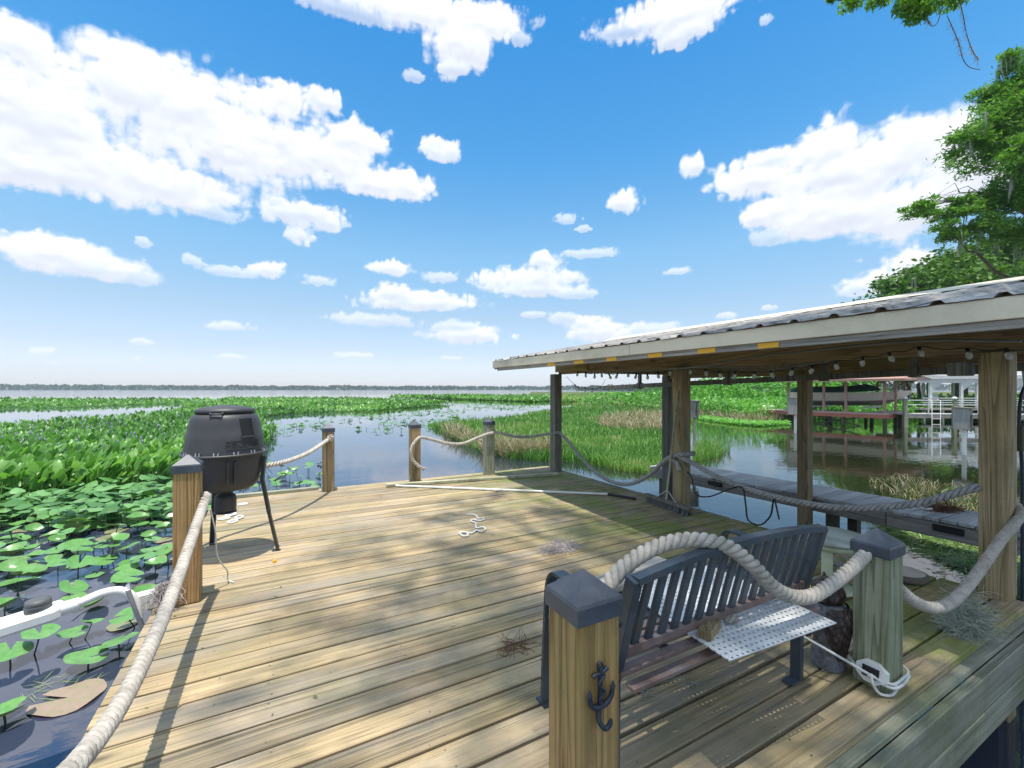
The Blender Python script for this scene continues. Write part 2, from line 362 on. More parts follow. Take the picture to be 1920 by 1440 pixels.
M['slice'] = plain('log_slice_top', (0.55, 0.50, 0.43), 0.8, var=0.15, scale=8, bumps=0.2)
M['tabletop'] = plain('mottled_table_top', (0.42, 0.46, 0.42), 0.4, var=0.2, scale=5, bumps=0.1, dirt=(0.08, 0.11, 0.06), dirtamt=0.8)
M['table_leg'] = plain('pale_green_paint', (0.42, 0.46, 0.33), 0.5, var=0.15, bumps=0.05, dirt=(0.2, 0.22, 0.1), dirtamt=0.5)
def roofmat():
    m, t, b, _ = newmat('roof_sheet_metal')
    v = coords(t, rnd=False)
    gp = nd(t, 'ShaderNodeNewGeometry').outputs['Position']
    st = nd(t, 'ShaderNodeVectorMath', operation='MULTIPLY'); st.inputs[1].default_value = (0.7, 9.0, 1.0); t.links.new(gp, st.inputs[0])
    c = ramp(t, noise(t, st.outputs[0], 1.4, 6, 0.7), [(0.35, (0.16, 0.15, 0.14)), (0.55, (0.36, 0.34, 0.31)), (0.75, (0.60, 0.57, 0.52))])
    mold = ramp(t, noise(t, gp, 5.0, 7, 0.75), [(0.50, 0.0), (0.60, 1.0)])
    c = mixc(t, math_(t, 'MULTIPLY', mold, 0.8), c, (0.045, 0.045, 0.045))
    t.links.new(c, b.inputs['Base Color']); b.inputs['Roughness'].default_value = 0.65
    bump(t, noise(t, gp, 40, 4, 0.6), 0.2, 0.004, b)
    return m
M['roof'] = roofmat()
def perfmat():
    m, t, b, out = newmat('perforated_white_sheet')
    v = coords(t, (38, 38, 38), rnd=False)
    sx = nd(t, 'ShaderNodeSeparateXYZ'); t.links.new(v, sx.inputs[0])
    fx = math_(t, 'SUBTRACT', math_(t, 'FRACT', sx.outputs[0]), 0.5); fy = math_(t, 'SUBTRACT', math_(t, 'FRACT', sx.outputs[1]), 0.5)
    d2 = math_(t, 'ADD', math_(t, 'MULTIPLY', fx, fx), math_(t, 'MULTIPLY', fy, fy))
    hole = math_(t, 'LESS_THAN', d2, 0.032)
    c = ramp(t, noise(t, coords(t, rnd=False), 7, 7, 0.7), [(0.45, (0.74, 0.76, 0.77)), (0.62, (0.55, 0.57, 0.57)), (0.72, (0.30, 0.31, 0.30))])
    t.links.new(c, b.inputs['Base Color']); b.inputs['Roughness'].default_value = 0.4
    tr = nd(t, 'ShaderNodeBsdfTransparent'); mx = nd(t, 'ShaderNodeMixShader')
    t.links.new(hole, mx.inputs[0]); t.links.new(b.outputs[0], mx.inputs[1]); t.links.new(tr.outputs[0], mx.inputs[2]); t.links.new(mx.outputs[0], out.inputs[0])
    return m
M['perf'] = perfmat()
def watermat():
    m, t, b, out = newmat('lake_water')
    gp = nd(t, 'ShaderNodeNewGeometry').outputs['Position']
    c = ramp(t, noise(t, gp, 0.35, 4, 0.6), [(0.35, (0.030, 0.041, 0.080)), (0.65, (0.040, 0.047, 0.066))])
    sx = nd(t, 'ShaderNodeSeparateXYZ'); t.links.new(gp, sx.inputs[0])          # dark olive base over slip and neighbour's basin, painting in the green reflections
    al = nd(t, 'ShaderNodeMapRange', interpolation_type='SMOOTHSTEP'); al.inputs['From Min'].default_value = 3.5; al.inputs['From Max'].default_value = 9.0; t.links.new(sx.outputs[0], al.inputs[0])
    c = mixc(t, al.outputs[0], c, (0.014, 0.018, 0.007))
    t.links.new(c, b.inputs['Base Color']); b.inputs['IOR'].default_value = 1.8
    ln = nd(t, 'ShaderNodeVectorMath', operation='LENGTH'); t.links.new(gp, ln.inputs[0]); dist = ln.outputs['Value']
    mr = nd(t, 'ShaderNodeMapRange'); mr.inputs['From Min'].default_value = 40; mr.inputs['From Max'].default_value = 260; mr.inputs['To Min'].default_value = 0.015; mr.inputs['To Max'].default_value = 0.09
    t.links.new(dist, mr.inputs[0]); t.links.new(mr.outputs[0], b.inputs['Roughness'])
    fade = math_(t, 'MINIMUM', math_(t, 'DIVIDE', 14.0, dist), 1.0)
    st = nd(t, 'ShaderNodeVectorMath', operation='MULTIPLY'); st.inputs[1].default_value = (1.0, 2.2, 1.0); t.links.new(gp, st.inputs[0])
    calm = ramp(t, noise(t, gp, 0.16, 3, 0.5), [(0.40, 0.25), (0.62, 1.0)])
    h = math_(t, 'ADD', math_(t, 'MULTIPLY', noise(t, st.outputs[0], 3.2, 3, 0.5), 1.0), math_(t, 'MULTIPLY', noise(t, st.outputs[0], 0.7, 2, 0.5), 1.6))
    bump(t, math_(t, 'MULTIPLY', math_(t, 'MULTIPLY', h, calm), fade), 0.22, 0.02, b)
    return m
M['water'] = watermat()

# ------------------------------------------------------------------ sky: clouds on a dome far outside the haze
def vnoise(x, y, seed):
    """value noise on arrays"""
    xi = np.floor(x).astype(np.int64); yi = np.floor(y).astype(np.int64); fx = x - xi; fy = y - yi
    fx = fx * fx * fx * (fx * (fx * 6 - 15) + 10); fy = fy * fy * fy * (fy * (fy * 6 - 15) + 10)
    def hsh(a, b):
        h = (a * 374761393 + b * 668265263 + seed * 1442695041) & 0x7fffffff
        h = ((h ^ (h >> 13)) * 1274126177) & 0x7fffffff
        return ((h ^ (h >> 16)) & 0xffff) / 65535.0
    a, b, c, d = hsh(xi, yi), hsh(xi + 1, yi), hsh(xi, yi + 1), hsh(xi + 1, yi + 1)
    return (a * (1 - fx) + b * fx) * (1 - fy) + (c * (1 - fx) + d * fx) * fy
def fbm(x, y, seed, octv=5, gain=0.5, billow=False):
    s = 0; a = 1; tot = 0
    for i in range(octv):
        n = vnoise(x, y, seed + i * 17)
        if billow: n = 1 - np.abs(n * 2 - 1)
        s = s + a * n; tot += a; a *= gain; x = x * 2.03 + 5.1; y = y * 2.03 + 9.7
    return s / tot
CL = [(150, 235, 200, 95), (40, 85, 80, 45), (205, 150, 130, 85), (340, 190, 110, 75), (90, 320, 240, 55), (430, 275, 170, 80), (525, 190, 75, 42), (605, 190, 32, 28),
      (300, 345, 190, 52), (580, 285, 120, 50), (665, 262, 66, 34), (690, 345, 115, 30), (765, 350, 45, 34), (822, 282, 42, 26), (555, 402, 62, 27), (625, 418, 38, 22), (560, 442, 32, 20), (405, 402, 52, 16),
      (90, 475, 130, 36), (190, 505, 95, 30), (255, 522, 42, 16), (268, 456, 17, 13), (356, 487, 18, 11), (430, 510, 62, 12), (512, 507, 34, 19), (598, 528, 28, 13), (735, 505, 42, 17), (822, 522, 36, 12),
      (790, 567, 108, 22), (740, 555, 45, 20), (700, 600, 86, 14), (875, 630, 84, 18), (860, 614, 50, 14), (430, 613, 46, 11), (262, 641, 22, 8), (82, 662, 33, 11), (102, 682, 12, 5), (433, 670, 31, 7), (258, 672, 10, 4),
      (665, 668, 40, 9), (848, 673, 24, 6), (985, 525, 105, 24), (1020, 490, 34, 22), (1085, 552, 38, 13), (1000, 545, 80, 18), (1110, 476, 56, 11), (1063, 412, 22, 12), (1092, 430, 16, 8), (1172, 380, 42, 27), (1270, 509, 26, 8), (1000, 590, 25, 8),
      (1120, 625, 72, 22), (1105, 608, 38, 18), (1230, 618, 62, 14), (1058, 598, 30, 14), (1440, 577, 15, 7), (1362, 592, 20, 7),
      (745, 18, 215, 42), (860, 85, 62, 58), (915, 45, 75, 40), (850, 130, 35, 28), (775, 145, 24, 14), (978, 75, 20, 18), (650, 20, 120, 24),
      (1260, 30, 145, 45), (1180, 58, 65, 20), (1270, 72, 62, 26), (1435, 38, 13, 14),
      (1415, 335, 95, 42), (1292, 312, 26, 28), (1445, 300, 62, 22), (1560, 275, 68, 58), (1700, 268, 120, 58), (1630, 310, 190, 55), (1500, 405, 80, 48), (1590, 400, 130, 62), (1720, 400, 120, 60), (1420, 405, 35, 30), (1850, 300, 130, 75),
      (1700, 505, 75, 36), (1640, 535, 72, 22), (1610, 545, 45, 12), (1450, 445, 40, 18)]
def build_sky():
    az = np.concatenate([np.arange(-180, -66, 2.0), np.arange(-66, 66, 0.16), np.arange(66, 180.1, 2.0)])
    el = np.concatenate([np.arange(-1.0, 47, 0.16), np.arange(47, 90.1, 2.0)])
    A, E = np.meshgrid(np.radians(az), np.radians(el)); Ad, Ed = np.degrees(A), np.degrees(E)
    ci = []
    for (px, py, rx, ry) in CL:
        k = (px - 960) / FPX; a = math.degrees(math.atan(k)); hyp = math.hypot(1, k); e = math.degrees(math.atan((YH - py) / FPX / hyp))
        sx = math.degrees(1 / FPX) / hyp ** 2; sy = math.degrees(1 / FPX) / hyp * math.cos(math.radians(e)) ** 2
        ci.append((a, e, rx * sx, ry * sy))
    r2 = np.random.default_rng(5)                # the sky goes on outside the frame with clouds of the same kinds
    for i in range(300):
        a = r2.uniform(-180, 180); e = r2.uniform(2, 80) ** 1.0
        if abs(a) < 66 and e < 52: continue
        if e > 66: continue
        q = (0.3 + e / 60) * r2.uniform(0.5, 1.5)
        for j in range(4): ci.append((a + r2.normal() * 7 * q, e + r2.normal() * 1.5 * q, r2.uniform(3, 9) * q, r2.uniform(1.5, 3.5) * q))
    K = 6.0; acc = np.zeros(A.shape); opn = np.zeros(A.shape)
    for q_, (a, e, rx, ry) in enumerate(ci):
        msk = (np.abs(Ad - a) < rx * 2.2 + 0.6) & (np.abs(Ed - e) < ry * 2.4 + 0.6)
        if not msk.any(): continue
        u = (Ad[msk] - a) / (rx * 1.13); v_ = (Ed[msk] - e) / (ry * 1.22); sd = q_ * 7.3
        as_ = rx / ry                              # noise cells keep their shape on flat clouds
        wu = (fbm(u * as_ * 0.8 + sd, v_ * 0.8 + 3, 101, 4) - 0.5) * 1.15 / max(1.0, as_ * 0.55); wv = (fbm(u * as_ * 0.8 + sd + 50, v_ * 0.8, 131, 4) - 0.5) * 0.45
        v2 = v_ + wv; v2 = np.where(v2 < 0, v2 * 1.35, v2)
        f = 1 - np.sqrt((u + wu) ** 2 + v2 ** 2)
        f = f + (fbm(u * as_ * 1.7 + sd, v_ * 1.7, 151, 5, 0.52, True) - 0.62) * -0.62
        w8 = np.exp(K * np.clip(f, -2.5, 1.0)); acc[msk] += w8; opn[msk] += w8 * (0.52 if ry < 1.0 else (0.85 if ry < 1.6 else 1.0))
    F = np.log(np.maximum(acc, 1e-8)) / K; opac = opn / np.maximum(acc, 1e-8)
    puff = fbm(Ad * 0.55, Ed * 0.75, 51, 5, 0.5, True); F = F - (puff - 0.60) * 0.42 * np.clip(F + 0.6, 0, 1)
    # light from above: puffs are bright on top, and cloud lying above a point greys it
    sF = np.clip(F, -0.3, 1.0)
    for _ in range(3): sF[1:-1, 1:-1] = (sF[:-2, 1:-1] + sF[2:, 1:-1] + sF[1:-1, :-2] + sF[1:-1, 2:] + sF[1:-1, 1:-1]) / 5
    ed = np.degrees(np.gradient(E[:, 0])); dF = np.gradient(sF, axis=0) / ed[:, None]
    th = np.clip(F, 0, 0.7); cum = np.zeros_like(th); run = np.zeros(th.shape[1])
    for i in range(th.shape[0] - 1, -1, -1):
        run = run * math.exp(-ed[i] / 2.6) + th[i] * ed[i]; cum[i] = run
    lum = 0.99 - 0.46 * (1 - np.exp(-cum * 0.80)) + 0.20 * np.tanh(-dF * 1.6) * np.clip(F * 4, 0, 1)
    Rr = 9000.0
    azr = A + TH
    v = np.stack([np.sin(azr) * np.cos(E) * Rr, np.cos(azr) * np.cos(E) * Rr, np.sin(E) * Rr], -1).reshape(-1, 3)
    nr, nc = A.shape; ii = np.arange(nr * nc).reshape(nr, nc)
    f = np.stack([ii[:-1, :-1], ii[:-1, 1:], ii[1:, 1:], ii[1:, :-1]], -1).reshape(-1, 4)
    m, t, b, out = newmat('cloud_layer')
    m.cycles.emission_sampling = 'NONE'
    at = nd(t, 'ShaderNodeAttribute', attribute_name='field'); al = nd(t, 'ShaderNodeAttribute', attribute_name='lum')
    tc = nd(t, 'ShaderNodeTexCoord'); sc = nd(t, 'ShaderNodeVectorMath', operation='SCALE'); sc.inputs['Scale'].default_value = 1 / Rr; t.links.new(tc.outputs['Object'], sc.inputs[0])
    hi = noise(t, sc.outputs[0], 55.0, 6, 0.66)
    ff = math_(t, 'ADD', at.outputs['Fac'], math_(t, 'MULTIPLY', math_(t, 'SUBTRACT', hi, 0.5), 0.26))
    mr = nd(t, 'ShaderNodeMapRange', interpolation_type='SMOOTHSTEP'); mr.inputs['From Min'].default_value = 0.0; mr.inputs['From Max'].default_value = 0.40
    t.links.new(ff, mr.inputs[0])
    c = ramp(t, al.outputs['Fac'], [(0.45, (0.54, 0.57, 0.65)), (0.70, (0.67, 0.70, 0.76)), (0.92, (0.80, 0.80, 0.81)), (1.0, (0.86, 0.86, 0.86))])
    em = nd(t, 'ShaderNodeEmission'); em.inputs['Strength'].default_value = CLOUD_STRENGTH; t.links.new(c, em.inputs[0])
    tr = nd(t, 'ShaderNodeBsdfTransparent'); mx = nd(t, 'ShaderNodeMixShader')
    sz = nd(t, 'ShaderNodeSeparateXYZ'); t.links.new(sc.outputs[0], sz.inputs[0]); lowf = math_(t, 'MULTIPLY_ADD', sz.outputs[2], 4.0, True); lowf.node.inputs[2].default_value = 0.58
    t.links.new(math_(t, 'MULTIPLY', math_(t, 'MULTIPLY', mr.outputs[0], nd(t, 'ShaderNodeAttribute', attribute_name='opac').outputs['Fac']), lowf), mx.inputs[0]); t.links.new(tr.outputs[0], mx.inputs[1]); t.links.new(em.outputs[0], mx.inputs[2]); t.links.new(mx.outputs[0], out.inputs[0])
    me = mesh_np('sky', v, f, m, {'field': F.ravel(), 'lum': np.clip(lum, 0, 1).ravel(), 'opac': opac.ravel()}, smooth=True)
    o = link('sky', me); o['kind'] = 'structure'
CLOUD_STRENGTH = 0.66; HAZE = 0.00032
build_sky()

# ------------------------------------------------------------------ water, shore
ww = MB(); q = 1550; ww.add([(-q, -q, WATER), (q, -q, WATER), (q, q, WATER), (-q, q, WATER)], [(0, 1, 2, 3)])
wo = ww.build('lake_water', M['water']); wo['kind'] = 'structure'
def shore():
    rr = np.arange(-140, 181, 2.0); dd = np.arange(-90, 181, 2.0); Rm, Dm = np.meshgrid(rr, dd)
    sp = np.array([(-200, 900), (6, 190), (10, 120), (15, 70), (16.5, 40), (18, 33), (24, 32), (34, 31), (60, 22), (200, 10)], float)
    sd = Dm - np.interp(Rm, sp[:, 0], sp[:, 1])
    back = -(Dm + 6 + 0.12 * Rm)
    h = np.maximum(np.clip(sd * 0.10, -1, 0.9), np.clip(back * 0.18, -1, 1.0)) + (fbm(Rm * 0.2, Dm * 0.2, 5, 3) - 0.5) * 0.4
    z = WATER + h * 0.9
    X = Dm * ST + Rm * CT; Y = Dm * CT - Rm * ST
    v = np.stack([X, Y, z], -1).reshape(-1, 3); n, c = Rm.shape; ii = np.arange(n * c).reshape(n, c)
    f = np.stack([ii[:-1, :-1], ii[:-1, 1:], ii[1:, 1:], ii[1:, :-1]], -1).reshape(-1, 4)
    o = link('shore_ground', mesh_np('shore_ground', v, f, M['soil'], smooth=True)); o['kind'] = 'structure'
shore()

# ------------------------------------------------------------------ deck
DX0, DX1, DY0, DY1 = -0.667, 4.20, 0.86, 6.46
deck = thing('wooden_deck', 'weathered wooden deck of long boards over the water', 'deck', (0, 0, 0))
L = DX1 - DX0; BT = 0.036
pitch = 0.1458; nb = int(round((DY1 - DY0) / pitch)); pitch = (DY1 - DY0) / nb
variants = []
for vi in range(5):
    rv = random.Random(vi); m = MB(); ns = 24; hw = 0.0668 + rv.uniform(-0.0015, 0.0015)
    ring = []
    wob = [rv.uniform(-1, 1) for _ in range(4)]
    for i in range(ns + 1):
        x = -L / 2 + L * i / ns
        bow = 0.0022 * math.sin(x * 1.3 + wob[0] * 3) * wob[1]; up = 0.0018 * math.sin(x * 1.9 + wob[2] * 3)
        b = 0.004
        for (y, z) in ((-hw, -BT), (-hw, -b), (-hw + b, 0.0), (0.0, -0.0012 * wob[3]), (hw - b, 0.0), (hw, -b), (hw, -BT)):
            ring.append((x, y + bow, z + up))
    k = 7; fs = []
    for i in range(ns):
        for j in range(k): fs.append((i * k + j, (i + 1) * k + j, (i + 1) * k + (j + 1) % k, i * k + (j + 1) % k))
    m.add(ring, fs); m.add(ring[:k], [tuple(range(k))]); m.add(ring[-k:], [tuple(range(k))[::-1]])
    variants.append(m.mesh('board', M['deck']))
nails = MB()
for i in range(nb):
    y = DY0 + pitch * (i + 0.5) + random.uniform(-0.0035, 0.0035); dx = random.uniform(-0.006, 0.006)
    o = link('board', variants[i % 5], deck, ((DX0 + DX1) / 2 + dx, y, random.uniform(-0.0015, 0.0015)), (random.uniform(-0.006, 0.006), 0, random.uniform(-0.0005, 0.0005)))
    for jx in np.arange(DX0 + 0.05, DX1, 0.593):
        for s_ in (-0.045, 0.045):
            x = jx + random.uniform(-0.012, 0.012); yy = y + s_ + random.uniform(-0.006, 0.006); r_ = 0.0042
            nails.add([(x + r_ * math.cos(a), yy + r_ * math.sin(a), 0.0030) for a in np.arange(0, 6.2, 1.05)], [(0, 1, 2, 3, 4, 5)])
nl = nails.build('nail_head', M['rust'], deck); nl['kind'] = 'stuff'
# front: recessed rim strip, then the wide skirt board standing proud; side and far rims; joists
def rim(name, p, q, w, h, mat): return MB().bar(p, q, w, h, bev=0.004).build(name, mat, deck)
rim('rim_strip', (DX0, DY0 - 0.006, -0.0545), (DX1, DY0 - 0.006, -0.0545), 0.062, 0.030, M['rim'])
rim('skirt_board', (DX0 - 0.02, DY0 - 0.058, -0.150), (DX1 + 0.02, DY0 - 0.058, -0.150), 0.040, 0.165, M['rim'])
rim('skirt_board', (DX0 - 0.02, DY0 - 0.062, -0.306), (DX1 + 0.02, DY0 - 0.062, -0.306), 0.040, 0.135, M['rim'])
for x in (DX0 + 0.03, DX1 - 0.03): rim('rim_joist', (x, DY0, -0.14), (x, DY1, -0.14), 0.038, 0.19, M['rim'])
rim('rim_joist', (DX0, DY1 - 0.02, -0.14), (DX1, DY1 - 0.02, -0.14), 0.038, 0.19, M['rim'])
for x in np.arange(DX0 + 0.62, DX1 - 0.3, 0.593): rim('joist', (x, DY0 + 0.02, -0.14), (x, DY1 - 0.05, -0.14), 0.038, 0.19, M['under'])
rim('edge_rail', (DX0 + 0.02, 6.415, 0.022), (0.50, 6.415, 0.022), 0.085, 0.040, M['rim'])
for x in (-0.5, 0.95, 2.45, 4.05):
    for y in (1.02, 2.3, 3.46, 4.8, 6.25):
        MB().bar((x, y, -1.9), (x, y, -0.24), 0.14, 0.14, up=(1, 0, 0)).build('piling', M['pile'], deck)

# ------------------------------------------------------------------ rope posts with pyramid caps
def cap_mesh(w):
    m = MB(); h = w / 2; s = 0.05; p = 0.062; b = 0.006
    o1 = [(-h, -h), (h, -h), (h, h), (-h, h)]
    def sq(k, z): return [(x * k, y * k, z) for x, y in o1]
    vs = sq(0.99, -s) + sq(1.0, -b) + sq(0.955, 0.003) + sq(0.06, p - 0.003) + [(0, 0, p)]
    fs = [(3, 2, 1, 0)]
    for L_ in range(3):
        for k in range(4): fs.append((L_ * 4 + k, L_ * 4 + (k + 1) % 4, L_ * 4 + 4 + (k + 1) % 4, L_ * 4 + 4 + k))
    for k in range(4): fs.append((12 + k, 12 + (k + 1) % 4, 16))
    m.add(vs, fs)
    for a in range(4):     # a fixing screw head on each side
        an = a * math.pi / 2 - math.pi / 2; d = Vector((math.cos(an), math.sin(an), 0)); sd = Vector((-d.y, d.x, 0))
        c = d * (h * 0.995 + 0.001) + Vector((0, 0, -0.034))
        m.add([c + sd * 0.004 * math.cos(q) + Vector((0, 0, 0.004 * math.sin(q))) for q in np.arange(0, 6.2, 1.05)], [(0, 1, 2, 3, 4, 5)])
    return m
def rope_post(x, y, apex, mat, label, z0=0.002, rz=0.0):
    t = thing('rope_post', label, 'post', (x, y, 0), rz, 'capped posts carrying the rope rail')
    hh = apex - 0.062
    MB().box((0, 0, (hh + z0) / 2), (0.14, 0.14, hh - z0), bev=0.005).build('post_shaft', mat, t)
    cap_mesh(0.153).build('post_cap', M['cap'], t, (0, 0, hh))
    return t
pA = rope_post(0.749, 0.97, 0.861, M['post_tan'], 'tan post with an iron anchor hook, nearest the camera')
pB = rope_post(2.45, 0.97, 0.715, M['post_green'], 'greenish capped post with the owl tied to its foot')
pL = rope_post(-0.5, 3.46, 0.94, M['post_tan'], 'orange tan capped post at the left edge beside the black feeder', rz=0.02)
pF1 = rope_post(0.61, 6.28, 0.90, M['post_far'], 'capped post at the far edge where the rope rail stops, nearest the feeder')
pF2 = rope_post(1.78, 6.28, 0.90, M['post_far'], 'capped post at the far edge with a loose rope end hanging down it')
pF3 = rope_post(2.98, 6.28, 0.90, M['post_green'], 'green stained capped post at the far edge nearest the boat shelter')
for t in (pF1, pF2, pF3):     # galvanised foot bracket
    m = MB(); m.box((-0.078, -0.02, 0.045), (0.012, 0.05, 0.085)).box((-0.095, -0.02, 0.006), (0.04, 0.05, 0.008)); m.build('bracket', M['steel'], t)
# the anchor hook, screwed to the right-hand face of the near post
def anchor():
    # local x = across the post face, z = up, -y = out of the face
    m = MB(); dz = 0.0
    m.tube([(0.012 * math.cos(a), -0.011, 0.115 + 0.012 * math.sin(a)) for a in np.arange(0, 6.5, 0.5)], 0.0055, 6)
    m.tube([(0, -0.010, 0.105), (0, -0.012, 0.06), (0, -0.012, 0.0), (0, -0.012, -0.045)], [0.010, 0.009, 0.010, 0.012], 8)
    m.tube([(-0.036, -0.010, 0.080), (-0.02, -0.012, 0.087), (0.0, -0.012, 0.084), (0.02, -0.012, 0.090), (0.036, -0.010, 0.097)], [0.010, 0.008, 0.008, 0.008, 0.010], 8)
    m.tube(spline([(0.018, -0.018, 0.078), (-0.014, -0.022, 0.050), (0.014, -0.022, 0.018), (-0.010, -0.020, -0.012), (0.004, -0.018, -0.036)], 6), 0.0055, 6)     # cable wound round the shank
    for s in (-1, 1):
        m.tube(spline([(0, -0.012, -0.046), (s * 0.030, -0.014, -0.040), (s * 0.052, -0.016, -0.016), (s * 0.058, -0.018, 0.018)], 6), [0.011] * 9 + [0.010] * 6 + [0.009] * 4, 8)
        m.add([(s * 0.045, -0.02, 0.012), (s * 0.073, -0.02, 0.014), (s * 0.058, -0.02, 0.048), (s * 0.058, -0.007, 0.020), (s * 0.058, -0.032, 0.020)],
              [(0, 3, 2), (3, 1, 2), (1, 4, 2), (4, 0, 2), (0, 4, 1, 3)])
    m.tube(spline([(0, -0.012, -0.046), (-0.012, -0.016, -0.075), (-0.012, -0.026, -0.100), (0.004, -0.036, -0.118), (0.022, -0.040, -0.108), (0.028, -0.042, -0.088)], 6), [0.010] * 28 + [0.0075] * 3, 8)
    return m
ah = anchor().build('anchor_hook', M['iron'], pA, (-0.004, -0.0705, 0.560)); ah.scale = (0.66,) * 3; ah['label'] = 'blue black cast iron anchor hook'

# ------------------------------------------------------------------ ropes: three laid strands each
def rope_mesh(path, rad=0.026, lay=0.088, n=8):
    pts, Ln = resample(path, lay / 11); m = MB(); rs = rad * 0.475; off = rad * 0.60
    fr = []; prev = None
    for i, p in enumerate(pts):
        t = (pts[min(i + 1, len(pts) - 1)] - pts[max(i - 1, 0)]).normalized()
        if prev is None:
            a = Vector((0, 0, 1)) if abs(t.z) < 0.9 else Vector((1, 0, 0)); u = (a - t * a.dot(t)).normalized()
        else: u = (prev - t * prev.dot(t)).normalized()
        prev = u; fr.append((p, u, t.cross(u)))
    ds = Ln / (len(pts) - 1)
    for s in range(3):
        ph = 2 * math.pi * s / 3
        m.tube([p + (u * math.cos(ph - 2 * math.pi * i * ds / lay) + v * math.sin(ph - 2 * math.pi * i * ds / lay)) * off for i, (p, u, v) in enumerate(fr)], rs, n)
    return m
def rope(path, label, mat='rope', rad=0.026, lay=0.088):
    return tag(rope_mesh(path, rad, lay).build('rope', M[mat]), label, 'rope', 'thick twisted ropes of the rail')
rope(spline([(-0.415, 3.47, 0.655), (-0.40, 3.43, 0.66), (-0.41, 3.30, 0.60), (-0.42, 2.9, 0.49), (-0.42, 2.5, 0.42), (-0.42, 2.1, 0.385), (-0.42, 1.7, 0.40), (-0.42, 1.3, 0.50), (-0.42, 0.98, 0.66)], 8),
     'thick pale rope sagging along the left edge toward the camera', 'rope', 0.027)
rope(spline([(-0.50, 3.545, 0.70), (-0.60, 3.75, 0.68), (-0.655, 4.1, 0.65), (-0.60, 4.5, 0.62), (-0.33, 4.82, 0.60), (0.03, 5.12, 0.59), (0.30, 5.55, 0.61), (0.50, 5.95, 0.665), (0.595, 6.18, 0.695), (0.625, 6.165, 0.735), (0.655, 6.165, 0.725), (0.645, 6.17, 0.69), (0.61, 6.165, 0.70), (0.615, 6.175, 0.735)], 8),
     'thick rope dipping behind the black feeder to the first far post', 'rope', 0.024, 0.12)
f2, f3 = (1.78, 6.28), (2.98, 6.28)
rope(spline([(1.88, 6.14, 0.20), (1.80, 6.15, 0.25), (1.71, 6.16, 0.36), (1.70, 6.16, 0.50), (1.755, 6.17, 0.60), (1.84, 6.19, 0.655), (2.0, 6.2, 0.62), (2.25, 6.2, 0.545), (2.5, 6.2, 0.525), (2.75, 6.2, 0.60), (2.93, 6.19, 0.655), (3.1, 6.19, 0.665), (3.2, 6.16, 0.635)], 8),
     'pale rope with a loose end swinging between two posts at the far edge', 'rope', 0.024, 0.12)
rope(spline([(3.2, 6.16, 0.635), (3.4, 6.12, 0.59), (3.62, 6.06, 0.585), (3.82, 5.96, 0.62), (3.94, 5.89, 0.64), (4.04, 5.885, 0.655)], 8), 'rope toned grey for the roof shade, from the green stained post to the corner post of the shelter', 'rope_grey', 0.022, 0.11)  # carries on the pale rope; the roof's shade is put into its greyer fibre
rope(spline([(4.06, 5.885, 0.65), (4.11, 5.72, 0.52), (4.13, 5.4, 0.30), (4.13, 5.05, 0.13), (4.12, 4.68, 0.06), (4.10, 4.33, 0.10), (4.06, 3.98, 0.26), (4.01, 3.66, 0.50), (3.995, 3.54, 0.575), (4.00, 3.40, 0.62), (4.09, 3.375, 0.63), (4.19, 3.39, 0.62), (4.205, 3.49, 0.60), (4.19, 3.575, 0.58), (4.08, 3.59, 0.56), (4.00, 3.57, 0.545), (3.99, 3.46, 0.52), (3.995, 3.42, 0.44)], 8), 'grey rope sagging to the deck between the two far shelter posts', 'rope_grey', 0.026, 0.13)
rope(spline([(4.0, 3.44, 0.60), (4.07, 3.33, 0.54), (4.11, 3.0, 0.42), (4.12, 2.6, 0.355), (4.12, 2.2, 0.345), (4.11, 1.8, 0.39), (4.10, 1.4, 0.52), (4.09, 1.12, 0.68), (4.10, 1.06, 0.71)], 8), 'grey rope hanging in front of the narrow walkway', 'rope_grey', 0.027, 0.13)
rope(spline([(0.80, 1.03, 0.60), (0.90, 1.10, 0.675), (1.03, 1.125, 0.745), (1.17, 1.125, 0.79), (1.31, 1.10, 0.808), (1.44, 1.04, 0.79), (1.55, 1.00, 0.71), (1.65, 0.985, 0.615), (1.77, 0.975, 0.55), (1.90, 0.97, 0.525), (2.05, 0.97, 0.54), (2.20, 0.972, 0.568), (2.372, 0.985, 0.60)], 10),
     'thick cream rope looped over the back of the metal bench', 'rope', 0.027, 0.098)
rope(spline([(2.51, 0.985, 0.53), (2.62, 0.97, 0.42), (2.80, 0.955, 0.30), (3.0, 0.945, 0.225), (3.2, 0.935, 0.215), (3.42, 0.93, 0.265), (3.65, 0.925, 0.345), (3.9, 0.92, 0.44), (4.1, 0.905, 0.52), (4.215, 0.91, 0.565), (4.275, 0.97, 0.62), (4.25, 1.04, 0.68)], 8),
     'thick rope drooping from the owl post up to the big shelter post at the right', 'rope', 0.027)
